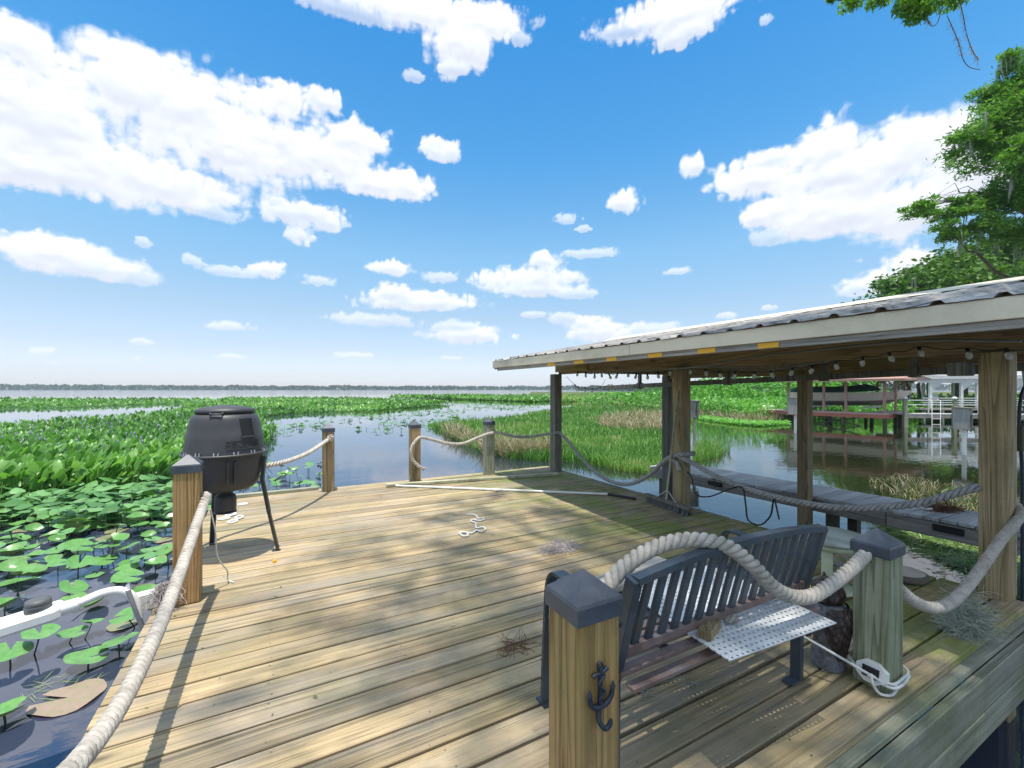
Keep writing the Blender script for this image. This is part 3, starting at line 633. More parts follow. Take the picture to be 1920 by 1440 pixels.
# ------------------------------------------------------------------ boat shelter (posts, beams, low tin roof)
PX1, PX2 = 4.16, 6.56; ROWS = (1.0, 3.44, 5.90)
XE, XR, ZE, ZR = 2.98, 5.36, 1.79, 2.225; SL = (ZR - ZE) / (XR - XE)
RY0, RY1 = 0.15, 6.08
shel = thing('boat_shelter', 'open boat shelter with a low corrugated metal roof on wooden posts', 'shelter', (PX1, 3.44, 0))
OFF = Vector((-PX1, -3.44, 0))
def sp(name, m, mat):
    m.v = [tuple(Vector(v) + OFF) for v in m.v]; return m.build(name, mat, shel)
for X, rows in ((PX1, ROWS), (PX2, ROWS)):
    for Y in rows:
        mt = M['grey_post'] if (Y > 5 ) else M['shelter_post']
        c = Vector((X, Y, 0)) + (Vector({1.0: (0, 0, 0), 3.44: (-0.06, 0.04, 0), 5.90: (-0.10, 0.08, 0)}[Y]) if X < 5 else Vector()); m = MB(); m.box((0, 0, -0.15), (0.14, 0.14, 3.50 if X > 5 else 3.50), bev=0.005)
        o = m.build('post', mt, shel, c + OFF)
# beams over the posts
sp('beam', MB().bar((PX1, RY0 + 0.15, 1.675), (PX1, 6.0, 1.675), 0.075, 0.15, bev=0.004), M['beam'])
sp('beam', MB().bar((PX2, 2.26, 1.65), (PX2, 6.0, 1.65), 0.05, 0.20, bev=0.004), M['beam_tan'])
sp('beam', MB().bar((PX2 + 0.05, RY0 + 0.1, 1.65), (PX2 + 0.05, 2.9, 1.65), 0.045, 0.20, bev=0.004), M['beam'])
sp('beam', MB().bar((PX1 - 0.055, 5.2, 1.70), (PX1 - 0.055, 6.05, 1.70), 0.03, 0.13, bev=0.003), M['beam_tan'])
for Y in ROWS:
    sp('tie_beam', MB().bar((PX1 + 0.08, Y - 0.09, 1.69), (PX2 - 0.05, Y - 0.09, 1.69), 0.04, 0.14, up=(0, 0, 1), bev=0.003), M['beam'])
# rafters and purlins on both slopes
for Y in np.arange(0.32, 6.05, 0.61):
    for s in (-1, 1):
        xa = XR + s * (XR - XE - 0.03)
        sp('rafter', MB().bar((xa, Y, ZE - 0.085), (XR, Y, ZR - 0.085), 0.038, 0.11, bev=0.003), M['beam'])
for f in (0.06, 0.28, 0.5, 0.72, 0.94):
    for s in (-1, 1):
        x = XR + s * (XR - XE) * (1 - f); z = ZE + (ZR - ZE) * f - 0.018
        sp('purlin', MB().bar((x, RY0, z), (x, RY1, z), 0.085, 0.02, up=(-s * SL * -1, 0, 1)), M['beam'])
# painted fascia in two lengths, sub-fascia, far gable boards
sp('fascia_board', MB().bar((XE - 0.012, 3.12, 1.733), (XE - 0.012, RY1 + 0.02, 1.733), 0.022, 0.104, bev=0.003), M['fascia'])
sp('fascia_board', MB().bar((XE - 0.014, RY0, 1.733), (XE - 0.014, 3.115, 1.733), 0.022, 0.104, bev=0.003), M['fascia'])
sp('sub_fascia', MB().bar((XE + 0.012, RY0, 1.659), (XE + 0.012, RY1 - 0.1, 1.659), 0.034, 0.044, bev=0.002), M['walkside'])
sp('soffit_board', MB().bar((XE + 0.10, RY0, 1.668), (XE + 0.10, RY1 - 0.05, 1.668), 0.14, 0.018), M['beam'])
for s in (-1, 1):
    xa = XR + s * (XR - XE)
    sp('gable_board', MB().bar((xa, RY1 + 0.012, ZE - 0.07), (XR, RY1 + 0.012, ZR - 0.07), 0.022, 0.12), M['fascia'])
sp('fascia_board', MB().bar((2 * XR - XE + 0.012, RY0, 1.733), (2 * XR - XE + 0.012, RY1, 1.733), 0.022, 0.104), M['fascia'])
# corrugated sheets: each 0.92 m wide with raised ribs, the eave edge a little ragged
def sheet(y0, y1, side, lift):
    m = MB(); prof = []
    rib = 0.229; y = y0
    while y < y1 - 1e-4:
        yy = min(rib, y1 - y)
        for (f, h) in ((0.0, 0.0), (0.30, 0.0), (0.38, 0.018), (0.50, 0.020), (0.58, 0.0), (0.80, 0.003)): 
            if f * rib < yy: prof.append((y + f * rib, h))
        y += rib
    prof.append((y1, 0.0)); n = len(prof); vs = []; ss = 8; rr = random.Random(int(y0 * 100) + side)
    over = 0.035 + rr.uniform(-0.008, 0.012)
    for i in range(ss + 1):
        f = i / ss
        for (yy, h) in prof:
            run = (XR - XE + over) * (1 - f) + 0.02 * f
            vs.append((XR + side * run, yy, ZR - run * SL + h + 0.004 + lift + 0.002 * math.sin(yy * 23 + i)))
    fs = [(i * n + k, i * n + k + 1, (i + 1) * n + k + 1, (i + 1) * n + k) for i in range(ss) for k in range(n - 1)]
    m.add(vs, fs if side > 0 else [f[::-1] for f in fs], False); return m
y = RY0 - 0.02; i = 0
while y < RY1 + 0.02:
    for s in (-1, 1): sp('roof_sheet', sheet(y, min(y + 0.945, RY1 + 0.03), s, 0.004 * (i % 2)), M['roof'])
    y += 0.916; i += 1
m = MB()
for s in (-1, 1): m.add([(XR, RY0 - 0.03, ZR + 0.055), (XR, RY1 + 0.04, ZR + 0.055), (XR + s * 0.17, RY1 + 0.04, ZR + 0.028 - 0.17 * SL), (XR + s * 0.17, RY0 - 0.03, ZR + 0.028 - 0.17 * SL)], [(0, 1, 2, 3) if s < 0 else (3, 2, 1, 0)])
sp('ridge_cap', m, M['fascia'])
# yellow reflective tape along the sub-fascia
for (xa, xb, yc) in ((1026, 1040, 691), (1076, 1094, 686), (1137, 1156, 679), (1215, 1241, 671), (1308, 1341, 660), (1421, 1460, 648)):
    a, b = atX(xa, yc, XE - 0.009), atX(xb, yc, XE - 0.009)
    sp('yellow_tape', MB().box((XE - 0.0075, (a.y + b.y) / 2, 1.659), (0.004, abs(a.y - b.y), 0.036)), M['yellow'])
# junction box on the near post, corner bracket block, spare board leaning behind the post
sp('junction_box', MB().box((PX1 + 0.06, 1.19, 1.50), (0.10, 0.12, 0.10), bev=0.008), M['box_grey'])
sp('side_board', MB().box((PX1 + 0.115, 0.965, 0.80), (0.085, 0.035, 1.62)), M['strip'])
sp('cleat_block', MB().box((PX1 + 0.20, 0.98, 1.03), (0.07, 0.11, 0.17), bev=0.004), M['pile'])
# ------------------------------------------------------------------ string lights, cables, lift beam
strg = thing('string_lights', 'string of clear bulbs strung under the shelter roof', 'string lights', (3.98, 3.4, 1.55))
so = Vector((-3.98, -3.4, -1.55))
BP = [(1083, 702), (1098, 704), (1115, 706), (1128, 704), (1143, 707), (1157, 706), (1178, 703), (1193, 706), (1214, 707), (1234, 705), (1256, 699), (1296, 697), (1323, 700), (1349, 704), (1378, 705), (1415, 705), (1446, 703), (1485, 699), (1523, 695), (1567, 687), (1617, 680), (1669, 672), (1725, 662), (1815, 666), (1889, 667)]
bulb_pts = [atX(x, y, 3.98) for x, y in BP]
glass, tg, bg, og = newmat('bulb_glass'); bg.inputs['Base Color'].default_value = (0.85, 0.86, 0.84, 1); bg.inputs['Roughness'].default_value = 0.08; bg.inputs['Transmission Weight'].default_value = 0.45; bg.inputs['IOR'].default_value = 1.3
bm_ = MB().lathe([(0.004, -0.052), (0.013, -0.045), (0.0185, -0.030), (0.016, -0.012), (0.010, 0.0)], n=10).mesh('bulb', glass)
sm_ = MB().lathe([(0.011, -0.002), (0.012, 0.024), (0.006, 0.030)], n=8).mesh('socket', M['cable'])
for p in bulb_pts:
    b = link('bulb', bm_, strg, p + so + Vector((0, 0, 0.02)), (random.uniform(-0.35, 0.35), random.uniform(-0.35, 0.35), 0)); link('socket', sm_, b)
cp = []
for a, b in zip(bulb_pts[:-1], bulb_pts[1:]):
    mid = (a + b) / 2; cp += [a + so + Vector((0, 0, 0.047)), mid + so + Vector((0, 0, 0.030))]
cp.append(bulb_pts[-1] + so + Vector((0, 0, 0.047)))
MB().tube(spline(cp, 3), 0.0035, 5).build('cable', M['cable'], strg)
# the second, sagging string at the far opening
s2 = thing('string_lights', 'short drooping string of tiny bulbs at the far shelter opening', 'string lights', (3.9, 5.9, 1.4))
pts2 = [atY(x, y, 5.95) for x, y in ((1062, 706), (1078, 722), (1084, 726), (1097, 728), (1110, 729), (1125, 727), (1135, 712))]
o2 = Vector((-3.9, -5.9, -1.4)); MB().tube([p + o2 for p in spline(pts2, 5)], 0.0035, 5).build('cable', M['cable'], s2)
for p in pts2[1:6]:
    b = link('bulb', bm_, s2, p + o2 + Vector((0, 0, -0.012))); link('socket', sm_, b)
def cable(pts, r, mat, label, name='cable', n=8, cat='cable'):
    return tag(MB().tube(spline(pts, n), r, 6).build(name, M[mat]), label, cat)
cable([atX(1100, 700, 3.55), atX(1280, 690, 3.55), atX(1400, 672, 3.5), atX(1500, 660, 3.5), atX(1700, 640, 3.45), atX(1915, 640, 3.4)], 0.008, 'grey_cable', 'grey electric cable slung below the rafters of the shelter')
cable([atX(1250, 693, 3.85), atX(1340, 688, 3.8), atX(1420, 695, 3.9), atX(1470, 690, 3.9), atX(1560, 676, 3.85)], 0.006, 'grey_cable', 'thin pale wire looping beside the bulbs under the roof')
cable([atX(1280, 715, 4.07), atX(1264, 760, 4.06), atX(1263, 830, 4.05), atX(1280, 790, 4.06), atX(1277, 725, 4.06)], 0.007, 'cable', 'black cable looped down the middle shelter post')
cable([atX(1264, 868, 4.06), atX(1294, 890, 4.12), atX(1304, 925, 4.12), atX(1330, 931, 4.12), atX(1370, 916, 4.1), atX(1392, 915, 4.09), atX(1398, 945, 4.1), atX(1403, 975, 4.12), atX(1425, 984, 4.12), atX(1444, 968, 4.12), atX(1449, 945, 4.11), atX(1452, 936, 4.1), atX(1461, 974, 4.1)], 0.008, 'cable', 'black cable hanging in loops from the rope before the walkway')
lb = thing('lift_beam', 'grey boat lift beam slung lengthwise under the shelter roof', 'beam', (6.0, 3.5, 1.45))
lo = Vector((-6.0, -3.5, -1.45)); la, lc = Vector((6.0, 7.05, 1.385)), Vector((6.0, 0.8, 1.575))
MB().bar(la + lo, lc + lo, 0.075, 0.075, bev=0.004).build('pipe', M['grey_post'], lb)
for f in (0.16, 0.30, 0.45, 0.66, 0.80):
    p = la.lerp(lc, f) + lo
    MB().bar(p + Vector((0, 0, 0.03)), Vector((p.x, p.y, 1.76 - 1.45)), 0.05, 0.05, up=(1, 0, 0)).box(p, (0.11, 0.07, 0.11)).build('hanger', M['grey_post'], lb)
# ------------------------------------------------------------------ narrow walkway beyond the slip
walk = thing('walkway', 'narrow grey plank walkway beyond the boat slip', 'walkway', (7.05, 3.0, 0))
WX0, WX1 = 6.66, 7.50; WZ = lambda y: -0.115 - 0.016 * max(0, y - 1.0)
pm = []
for i in range(3):
    pm.append(MB().box((0, 0, -0.018), (WX1 - WX0, 0.136, 0.036), bev=0.004).mesh('plank', M['walk']))
for i, y in enumerate(np.arange(-2.4, 6.4, 0.146)):
    link('plank', pm[i % 3], walk, (random.uniform(-0.012, 0.012) + 0.03, y - 3.0, WZ(y) + random.uniform(-0.003, 0.003)), (random.uniform(-0.008, 0.008), random.uniform(-0.006, 0.006), random.uniform(-0.012, 0.012)))
for x in (WX0 + 0.03, WX1 - 0.04):
    for (ya, yb) in ((-2.4, 2.55), (2.56, 6.36)):
        MB().bar((x - 7.05, ya - 3, WZ(ya) - 0.125), (x - 7.05, yb - 3, WZ(yb) - 0.125), 0.04, 0.17, bev=0.004).build('stringer', M['walkside'], walk)
for yc in (4.95, 3.30, 1.98): MB().box((WX0 - 0.002 - 7.05, yc - 3, WZ(yc) - 0.10), (0.035, 0.26, 0.075), bev=0.006).build('bumper', M['dark'], walk)
for y in (6.2, 3.2, 0.3):
    for x in (WX0 + 0.13, WX1 - 0.12): MB().bar((x - 7.05, y - 3, -1.9), (x - 7.05, y - 3, WZ(y) - 0.06), 0.12, 0.12, up=(1, 0, 0)).build('piling', M['pile'], walk)
# ------------------------------------------------------------------ park bench, seen from behind
def bench():
    t = thing('park_bench', 'dark blue grey metal slatted bench with an arched back', 'bench', (1.585, 1.25, 0))
    HW = 0.56; yb0 = -0.10; yt = -0.195          # back foot of the backrest, top of the backrest (local y; bench faces +y)
    zs = 0.40
    def back(z): return yb0 + (yt - yb0) * (z - zs) / 0.35      # leaning line of the back
    for s in (-1, 1):
        x = s * HW
        MB().bar((x, back(zs - 0.06), zs - 0.06), (x, back(0.745), 0.745), 0.048, 0.036, up=(1, 0, 0), bev=0.003).build('back_upright', M['bench'], t)
        MB().bar((x, -0.088, 0.004), (x, back(zs - 0.03), zs - 0.03), 0.05, 0.026, up=(1, 0, 0), bev=0.003).box((x - 0.03, -0.088, 0.006), (0.10, 0.045, 0.010)).build('rear_leg', M['bench'], t)
        arm = spline([(x, 0.335, 0.0), (x, 0.325, 0.20), (x, 0.31, 0.40), (x, 0.30, 0.52), (x, 0.27, 0.585), (x, 0.21, 0.60), (x, 0.05, 0.585), (x, back(0.57), 0.575)], 5)
        m = MB()
        for a, b in zip(arm[:-1], arm[1:]):
            d = (b - a).normalized(); m.bar(a - d * 0.002, b + d * 0.002, 0.052, 0.014, up=(1, 0, 0) if False else Vector((1, 0, 0)).cross(d))
        m.box((x, 0.345, 0.005), (0.05, 0.07, 0.008)); m.bar((x, 0.31, 0.40), (x, back(zs), zs), 0.03, 0.03)
        m.build('arm_and_front_leg', M['bench'], t)
    # arched top rail, straight bottom rail
    arch = lambda x: 0.738 + 0.036 * (1 - (x / HW) ** 2)
    n = 18; m = MB()
    for i in range(n):
        xa, xb = -HW + 2 * HW * i / n, -HW + 2 * HW * (i + 1) / n
        m.bar((xa - 0.001, back(0.76), arch(xa)), (xb + 0.001, back(0.76), arch(xb)), 0.040, 0.024)
    m.build('top_rail', M['bench'], t)
    MB().bar((-HW, back(0.465), 0.465), (HW, back(0.465), 0.465), 0.034, 0.03, bev=0.002).build('lower_back_rail', M['rust'], t)
    for i in range(16):
        x = -HW + 2 * HW * (i + 1) / 17; z1 = arch(x) - 0.008
        MB().bar((x, back(0.47), 0.47), (x, back(0.76), z1), 0.034, 0.014, up=(0, 1, 0), bev=0.002).build('back_slat', M['bench'], t)
    for i in range(8):
        y = -0.06 + i * 0.053
        MB().bar((-HW, y, zs + 0.004 + 0.012 * (i / 7) ** 2), (HW, y, zs + 0.004 + 0.012 * (i / 7) ** 2), 0.040, 0.014, bev=0.002).build('seat_slat', M['rust'] if i < 3 else M['bench'], t)
    for (y, z) in ((-0.115, 0.392), (-0.170, 0.372)): MB().bar((-HW, y, z), (HW, y, z), 0.042, 0.016, bev=0.002).build('seat_slat', M['rust'], t)
    for x in (-0.3, 0.3): MB().bar((x, -0.09, zs - 0.012), (x, 0.33, zs - 0.006), 0.03, 0.012).build('seat_support', M['bench'], t)
    return t
bench()
# perforated sheet lying on the seat and poking out under the backrest
pfm = MB().box((0, 0, 0), (0.60, 0.62, 0.004))
pf = pfm.build('perforated_sheet', M['perf'], None, (1.69, 1.245, 0.4265), (0.0, 0.0, -0.08))
tag(pf, 'white perforated sheet lying on the bench seat', 'sheet')
tag(MB().box((0, 0, 0), (0.13, 0.05, 0.035), bev=0.004).build('wood_block', M['shelter_post'], None, (1.455, 1.105, 0.4462), (0, 0, 0.35)), 'mossy wood block weighing down the white perforated sheet', 'block')
stn = MB().lathe([(0.02, -0.014), (0.045, -0.004), (0.04, 0.008), (0.02, 0.014)], n=9, sy=0.7)
tag(stn.build('stone', M['board_grey'], None, (1.60, 1.12, 0.4435), (0, 0, 0.4)), 'small grey stone beside the wood block on the sheet', 'stone')
tag(MB().bar((-0.36, 0, 0), (0.36, 0, 0), 0.13, 0.034, bev=0.003).build('plank', M['board_grey'], None, (1.46, 1.60, 0.4405), (0, 0, 0.10)), 'pale weathered plank laid along the front of the bench seat', 'plank')

# ------------------------------------------------------------------ game feeder on three legs
FC = Vector((-0.365, 4.245, 0))
fd = thing('game_feeder', 'black plastic barrel feeder standing on three metal legs', 'feeder', FC)
body = [(0.03, 0.535), (0.12, 0.54), (0.20, 0.555), (0.232, 0.59), (0.248, 0.66), (0.262, 0.76), (0.272, 0.835)]
MB().lathe(body, n=48).build('lower_bowl', M['feeder'], fd)
MB().lathe([(0.270, 0.828), (0.302, 0.832), (0.306, 0.842), (0.300, 0.850), (0.272, 0.852)], n=48).build('rim', M['feeder'], fd)
up = [(0.283, 0.853), (0.277, 0.90), (0.268, 0.965), (0.262, 1.0), (0.260, 1.005), (0.248, 1.07), (0.238, 1.115), (0.226, 1.145), (0.200, 1.160), (0.06, 1.165)]
MB().lathe(up, n=64).build('upper_barrel', M['feeder'], fd)
lidm = MB().lathe([(0.196, 1.162), (0.206, 1.168), (0.209, 1.180), (0.206, 1.194), (0.150, 1.212), (0.070, 1.226), (0.004, 1.230)], n=48)
lid = lidm.build('lid', M['feeder'], fd)
a_cam = math.atan2(-FC.y, -FC.x)                     # side that faces the camera
def polar(a, r, z): return Vector((r * math.cos(a), r * math.sin(a), z))
al = a_cam - R(16); MB().tube([polar(al - 0.20, 0.209, 1.172), polar(al - 0.17, 0.235, 1.163), polar(al + 0.17, 0.235, 1.163), polar(al + 0.20, 0.209, 1.172)], 0.008, 8).build('latch_handle', M['feeder'], lid)
def rad_at(z):
    for (r0, z0), (r1, z1) in zip(up[:-1], up[1:]):
        if z0 <= z <= z1: return r0 + (r1 - r0) * (z - z0) / (z1 - z0)
    return 0.25
def curved_panel(a0, a1, z0, z1, off, thick=0.004, n=10, taper=0.0):
    m = MB(); vs = []
    for i in range(n + 1):
        for z in (z0, z1):
            k = (z - z0) / (z1 - z0); a = a0 + (a1 - a0) * i / n; mid = (a0 + a1) / 2; a = mid + (a - mid) * (1 + taper * k)
            vs.append(polar(a, rad_at(z) + off, z)); vs.append(polar(a, rad_at(z) + off - thick, z))
    fs = []
    for i in range(n):
        b = i * 4; c = b + 4
        fs += [(b, c, c + 2, b + 2), (b + 2, c + 2, c + 3, b + 3), (b + 1, b, b + 2, b + 3)[::-1], (b, b + 1, c + 1, c)]
    fs.append((0, 1, 3, 2)); e = n * 4; fs.append((e, e + 2, e + 3, e + 1)); m.add(vs, fs, False); return m
aw = a_cam + R(34); curved_panel(aw - 0.17, aw + 0.17, 0.99, 1.125, 0.002, taper=0.28).build('sight_window_recess', M['dark'], fd)
curved_panel(aw - 0.19, aw + 0.21, 0.976, 0.988, 0.012, 0.02).build('window_ledge', M['feeder'], fd)
curved_panel(aw + 0.20, aw + 0.235, 0.99, 1.125, 0.008, 0.01).build('window_ledge', M['feeder'], fd)
an_ = a_cam + R(27); z0, z1 = 0.888, 0.958
for (za, zb) in ((z0, z0 + 0.004), (z1 - 0.004, z1)): curved_panel(an_ - 0.46, an_ + 0.46, za, zb, 0.004, n=20).build('name_plate_edge', M['feeder'], fd)
for aa in (an_ - 0.46, an_ + 0.46): curved_panel(aa - 0.008, aa + 0.008, z0, z1, 0.004, n=2).build('name_plate_edge', M['feeder'], fd)
cu = bpy.data.curves.new('lettering', 'FONT'); cu.body = 'MOULTRIE'; cu.size = 0.052; cu.extrude = 0.003; cu.align_x = 'CENTER'; cu.align_y = 'CENTER'; cu.space_character = 1.12
to = bpy.data.objects.new('lettering_tmp', cu); COL.objects.link(to); bpy.context.view_layer.update()
tm = bpy.data.meshes.new_from_object(to.evaluated_get(bpy.context.evaluated_depsgraph_get())); bpy.data.objects.remove(to)
for v in tm.vertices:
    x, y_, z = v.co; zz = (z0 + z1) / 2 + y_; v.co = polar(an_ + x / 0.275, rad_at(zz) + 0.002 + z, zz)
tm.materials.clear(); tm.materials.append(M['feeder_leg']); link('lettering', tm, fd)
for k in range(14):       # rim clips in pairs
    a = 2 * math.pi * k / 14 + 0.1
    for s in (-0.045, 0.045): MB().tube([polar(a + s, 0.292, 0.848), polar(a + s * 1.2, 0.286, 0.872)], 0.005, 6).build('rim_clip', M['steel'], fd)
MB().lathe([(0.06, 0.36), (0.068, 0.355), (0.076, 0.375), (0.078, 0.46), (0.072, 0.490), (0.058, 0.500), (0.052, 0.505), (0.052, 0.545)], n=24).build('motor_canister', M['feeder'], fd)
MB().lathe([(0.080, 0.352), (0.082, 0.358), (0.03, 0.360)], n=24).build('spinner_plate', M['feeder'], fd)
for a in (R(-12), R(110), R(229)):
    m = MB(); m.bar(polar(a, 0.283, 0.80), polar(a, 0.268, 0.60), 0.044, 0.026, up=polar(a, 1, 0)); ft = polar(a, 0.385, 0.012)
    m.bar(polar(a, 0.268, 0.61), polar(a, 0.318, 0.33), 0.040, 0.024, up=polar(a, 1, 0)); m.bar(polar(a, 0.316, 0.335), ft, 0.036, 0.021, up=polar(a, 1, 0))
    lg = m.build('leg', M['feeder_leg'], fd)
    MB().lathe([(0.008, -0.004), (0.010, 0.0), (0.006, 0.005)], n=8).build('bolt', M['steel'], lg, polar(a, 0.40, 0.045), (0, R(90), a))
    MB().bar(polar(a, 0.405, 0.004), polar(a, 0.345, 0.004), 0.045, 0.006).build('foot', M['feeder_leg'], lg)
ap = a_cam + R(8); m = MB()
for s in (-0.09, 0.09): m.bar(polar(ap + s, 0.268, 0.62), polar(ap + s, 0.276, 0.80), 0.014, 0.03, up=polar(ap, 1, 0))
m.build('battery_bracket', M['feeder'], fd)
# thin white cord and wire hanging by the left post
cable([(-0.385, 3.50, 0.56), (-0.36, 3.52, 0.40), (-0.35, 3.55, 0.22), (-0.30, 3.60, 0.10), (-0.30, 3.66, 0.012), (-0.26, 3.60, 0.008)], 0.005, 'cord', 'thin white cord hanging down beside the orange tan post', 'cord', cat='cord')

# ------------------------------------------------------------------ owl decoy tied to the green post
OC = W(1566, 1258)
owl = thing('owl_decoy', 'brown plastic owl decoy tied to the greenish post', 'owl decoy', (2.395, 1.148, 0), R(112)); owl.scale = (0.98,) * 3   # local +x = its front
def rings(rs, n=22, smooth=True):
    m = MB(); vs = []
    for (z, cx, rx, ry) in rs:
        for k in range(n):
            a = 2 * math.pi * k / n; vs.append((cx + rx * math.cos(a), ry * math.sin(a), z))
    fs = [(i * n + k, i * n + (k + 1) % n, (i + 1) * n + (k + 1) % n, (i + 1) * n + k) for i in range(len(rs) - 1) for k in range(n)]
    m.add(vs, fs, smooth); m.add(vs[:n][::-1], [tuple(range(n))]); m.add(vs[-n:], [tuple(range(n))]); return m
rings([(0.002, 0.0, 0.072, 0.072), (0.03, 0.0, 0.076, 0.076), (0.09, 0.0, 0.070, 0.072), (0.13, 0.0, 0.062, 0.066), (0.15, 0, 0.05, 0.05)]).build('stump_base', M['owl_light'], owl)
rings([(0.12, 0.0, 0.060, 0.066), (0.17, 0.006, 0.080, 0.085), (0.24, 0.012, 0.094, 0.100), (0.29, 0.010, 0.094, 0.102), (0.316, 0.004, 0.074, 0.084), (0.328, 0.0, 0.05, 0.05)]).build('body', M['owl_light'], owl)
def wing(s):
    m = MB(); n = 9; L_ = [(0.03, 0.30), (0.08, 0.55), (0.15, 0.85), (0.22, 1.0), (0.28, 1.0), (0.315, 0.8)]
    vs = []
    for (z, k) in L_:
        rx = np.interp(z, [0.03, 0.12, 0.24, 0.29, 0.32], [0.066, 0.084, 0.108, 0.108, 0.078]); ry = rx * 1.06
        for i in range(n + 1):
            a = math.pi + s * (-0.12 + (0.45 + 1.35 * k) * i / n); vs.append((0.0 + rx * math.cos(a), ry * math.sin(a), z))
    fs = [(j * (n + 1) + i, j * (n + 1) + i + 1, (j + 1) * (n + 1) + i + 1, (j + 1) * (n + 1) + i) for j in range(len(L_) - 1) for i in range(n)]
    m.add(vs, fs if s > 0 else [f[::-1] for f in fs], True); return m
for s in (-1, 1): wing(s).build('wing', M['owl'], owl)
hd = rings([(0.312, 0.0, 0.052, 0.054), (0.333, 0.004, 0.072, 0.076), (0.37, 0.006, 0.079, 0.083), (0.40, 0.004, 0.068, 0.073), (0.425, 0.0, 0.046, 0.052), (0.438, 0.0, 0.012, 0.014)]).build('head', M['owl'], owl)
for s in (-1, 1):
    MB().lathe([(0.018, 0.0), (0.012, 0.02), (0.002, 0.042)], n=8).build('ear_tuft', M['owl'], hd, (0.018, s * 0.045, 0.405), (s * -0.35, 0.1, 0))
    MB().lathe([(0.017, 0.0), (0.013, 0.006), (0.004, 0.009)], n=12).build('eye', M['yellow'], hd, (0.068, s * 0.030, 0.375), (0, R(90), 0))
MB().lathe([(0.011, 0.0), (0.007, 0.014), (0.001, 0.028)], n=8).build('beak', M['dark'], hd, (0.074, 0, 0.362), (0, R(125), 0))
for s in (-1, 1):
    m = MB()
    for k in (-1, 0, 1): m.tube([(0.07, s * 0.032 + k * 0.011, 0.142), (0.088, s * 0.034 + k * 0.012, 0.135), (0.092, s * 0.034 + k * 0.013, 0.120)], [0.007, 0.007, 0.004], 6)
    m.build('talon', M['owl'], owl)
# white cord lashing owl and lamp to the post
lash = spline([(2.245, 1.22, 0.165), (2.235, 1.12, 0.16), (2.27, 1.03, 0.13), (2.33, 0.955, 0.085), (2.365, 0.90, 0.065), (2.40, 0.885, 0.06), (2.47, 0.885, 0.062), (2.535, 0.888, 0.07), (2.545, 0.93, 0.085), (2.54, 1.0, 0.09), (2.50, 1.055, 0.09), (2.40, 1.06, 0.09), (2.36, 1.02, 0.085), (2.355, 0.95, 0.06), (2.37, 0.885, 0.05), (2.45, 0.875, 0.048), (2.53, 0.882, 0.058)], 6)
tag(MB().tube(lash, 0.0062, 7).build('lashing_cord', M['cord']), 'white cord lashing the owl to the foot of the post', 'cord')
kn = thing('cord_knot', 'white cord knot with a loose loop beside the owl', 'knot', (2.33, 0.945, 0.07))
MB().tube(spline([(0, 0, 0.02), (-0.018, -0.01, 0.0), (-0.012, -0.02, -0.03), (0.012, -0.03, -0.055), (0.045, -0.055, -0.055), (0.07, -0.065, -0.03), (0.06, -0.06, -0.012), (0.02, -0.03, -0.005), (0.0, -0.012, 0.012), (-0.012, 0.005, 0.016), (0.004, 0.0, -0.006)], 5), 0.0062, 7).build('loop', M['cord'], kn)
sl = thing('solar_lamp', 'small white solar lamp with a black panel tied to the post foot', 'lamp', (2.362, 0.955, 0.085), R(-90))
MB().prism([(0.062 * math.cos(a) * (1.0), 0.050 * math.sin(a)) for a in np.arange(R(22.5), R(382), R(45))], -0.018, 0.012).build('case', M['white'], sl).rotation_euler = (R(78), 0, 0)
MB().box((0, 0, 0), (0.062, 0.045, 0.006)).build('panel', M['dark'], sl, (0, -0.016, 0.002), (R(78), 0, 0))
# ------------------------------------------------------------------ round side table and log slice behind the bench
tb = thing('side_table', 'small round table with a mottled top behind the bench', 'table', (3.28, 1.56, 0))
MB().lathe([(0.20, 0.352), (0.215, 0.358), (0.217, 0.374), (0.211, 0.380), (0.02, 0.380)], n=40).build('table_top', M['tabletop'], tb)
MB().lathe([(0.19, 0.318), (0.195, 0.318), (0.195, 0.351), (0.19, 0.351)], n=40).build('apron', M['table_leg'], tb)
for k in range(3):
    a = R(200 + 120 * k); MB().bar(polar(a, 0.17, 0.33), polar(a, 0.19, 0.0), 0.06, 0.02, up=polar(a, 1, 0)).build('leg', M['table_leg'], tb)
MB().lathe([(0.13, 0.02), (0.15, 0.03), (0.13, 0.04)], n=20).build('shelf', M['table_leg'], tb)
ls = thing('log_slice', 'pale round log slice lying on the deck edge', 'log slice', W(1692, 1083))
MB().lathe([(0.125, 0.002), (0.145, 0.012), (0.142, 0.046), (0.122, 0.052)], n=22).build('bark_ring', M['bark'], ls)
MB().lathe([(0.124, 0.0525), (0.02, 0.0535)], n=22).build('cut_face', M['slice'], ls)
bk = thing('rope_basket', 'heap of old rope ends and sticks beside the round table', 'rope heap', W(1590, 1078))
rb = random.Random(3); m = MB()
for k in range(26):
    a = rb.uniform(0, 6.28); r0 = rb.uniform(0.02, 0.16); p = Vector((r0 * math.cos(a), r0 * math.sin(a), rb.uniform(0.01, 0.06))); q = p + Vector((rb.uniform(-0.16, 0.16), rb.uniform(-0.16, 0.16), rb.uniform(-0.02, 0.05)))
    q.z = max(q.z, 0.01); m.tube(spline([p, (p + q) / 2 + Vector((0, 0, rb.uniform(0, 0.05))), q], 3), 0.006, 5)
m.build('rope_ends', M['rope_grey'], bk)
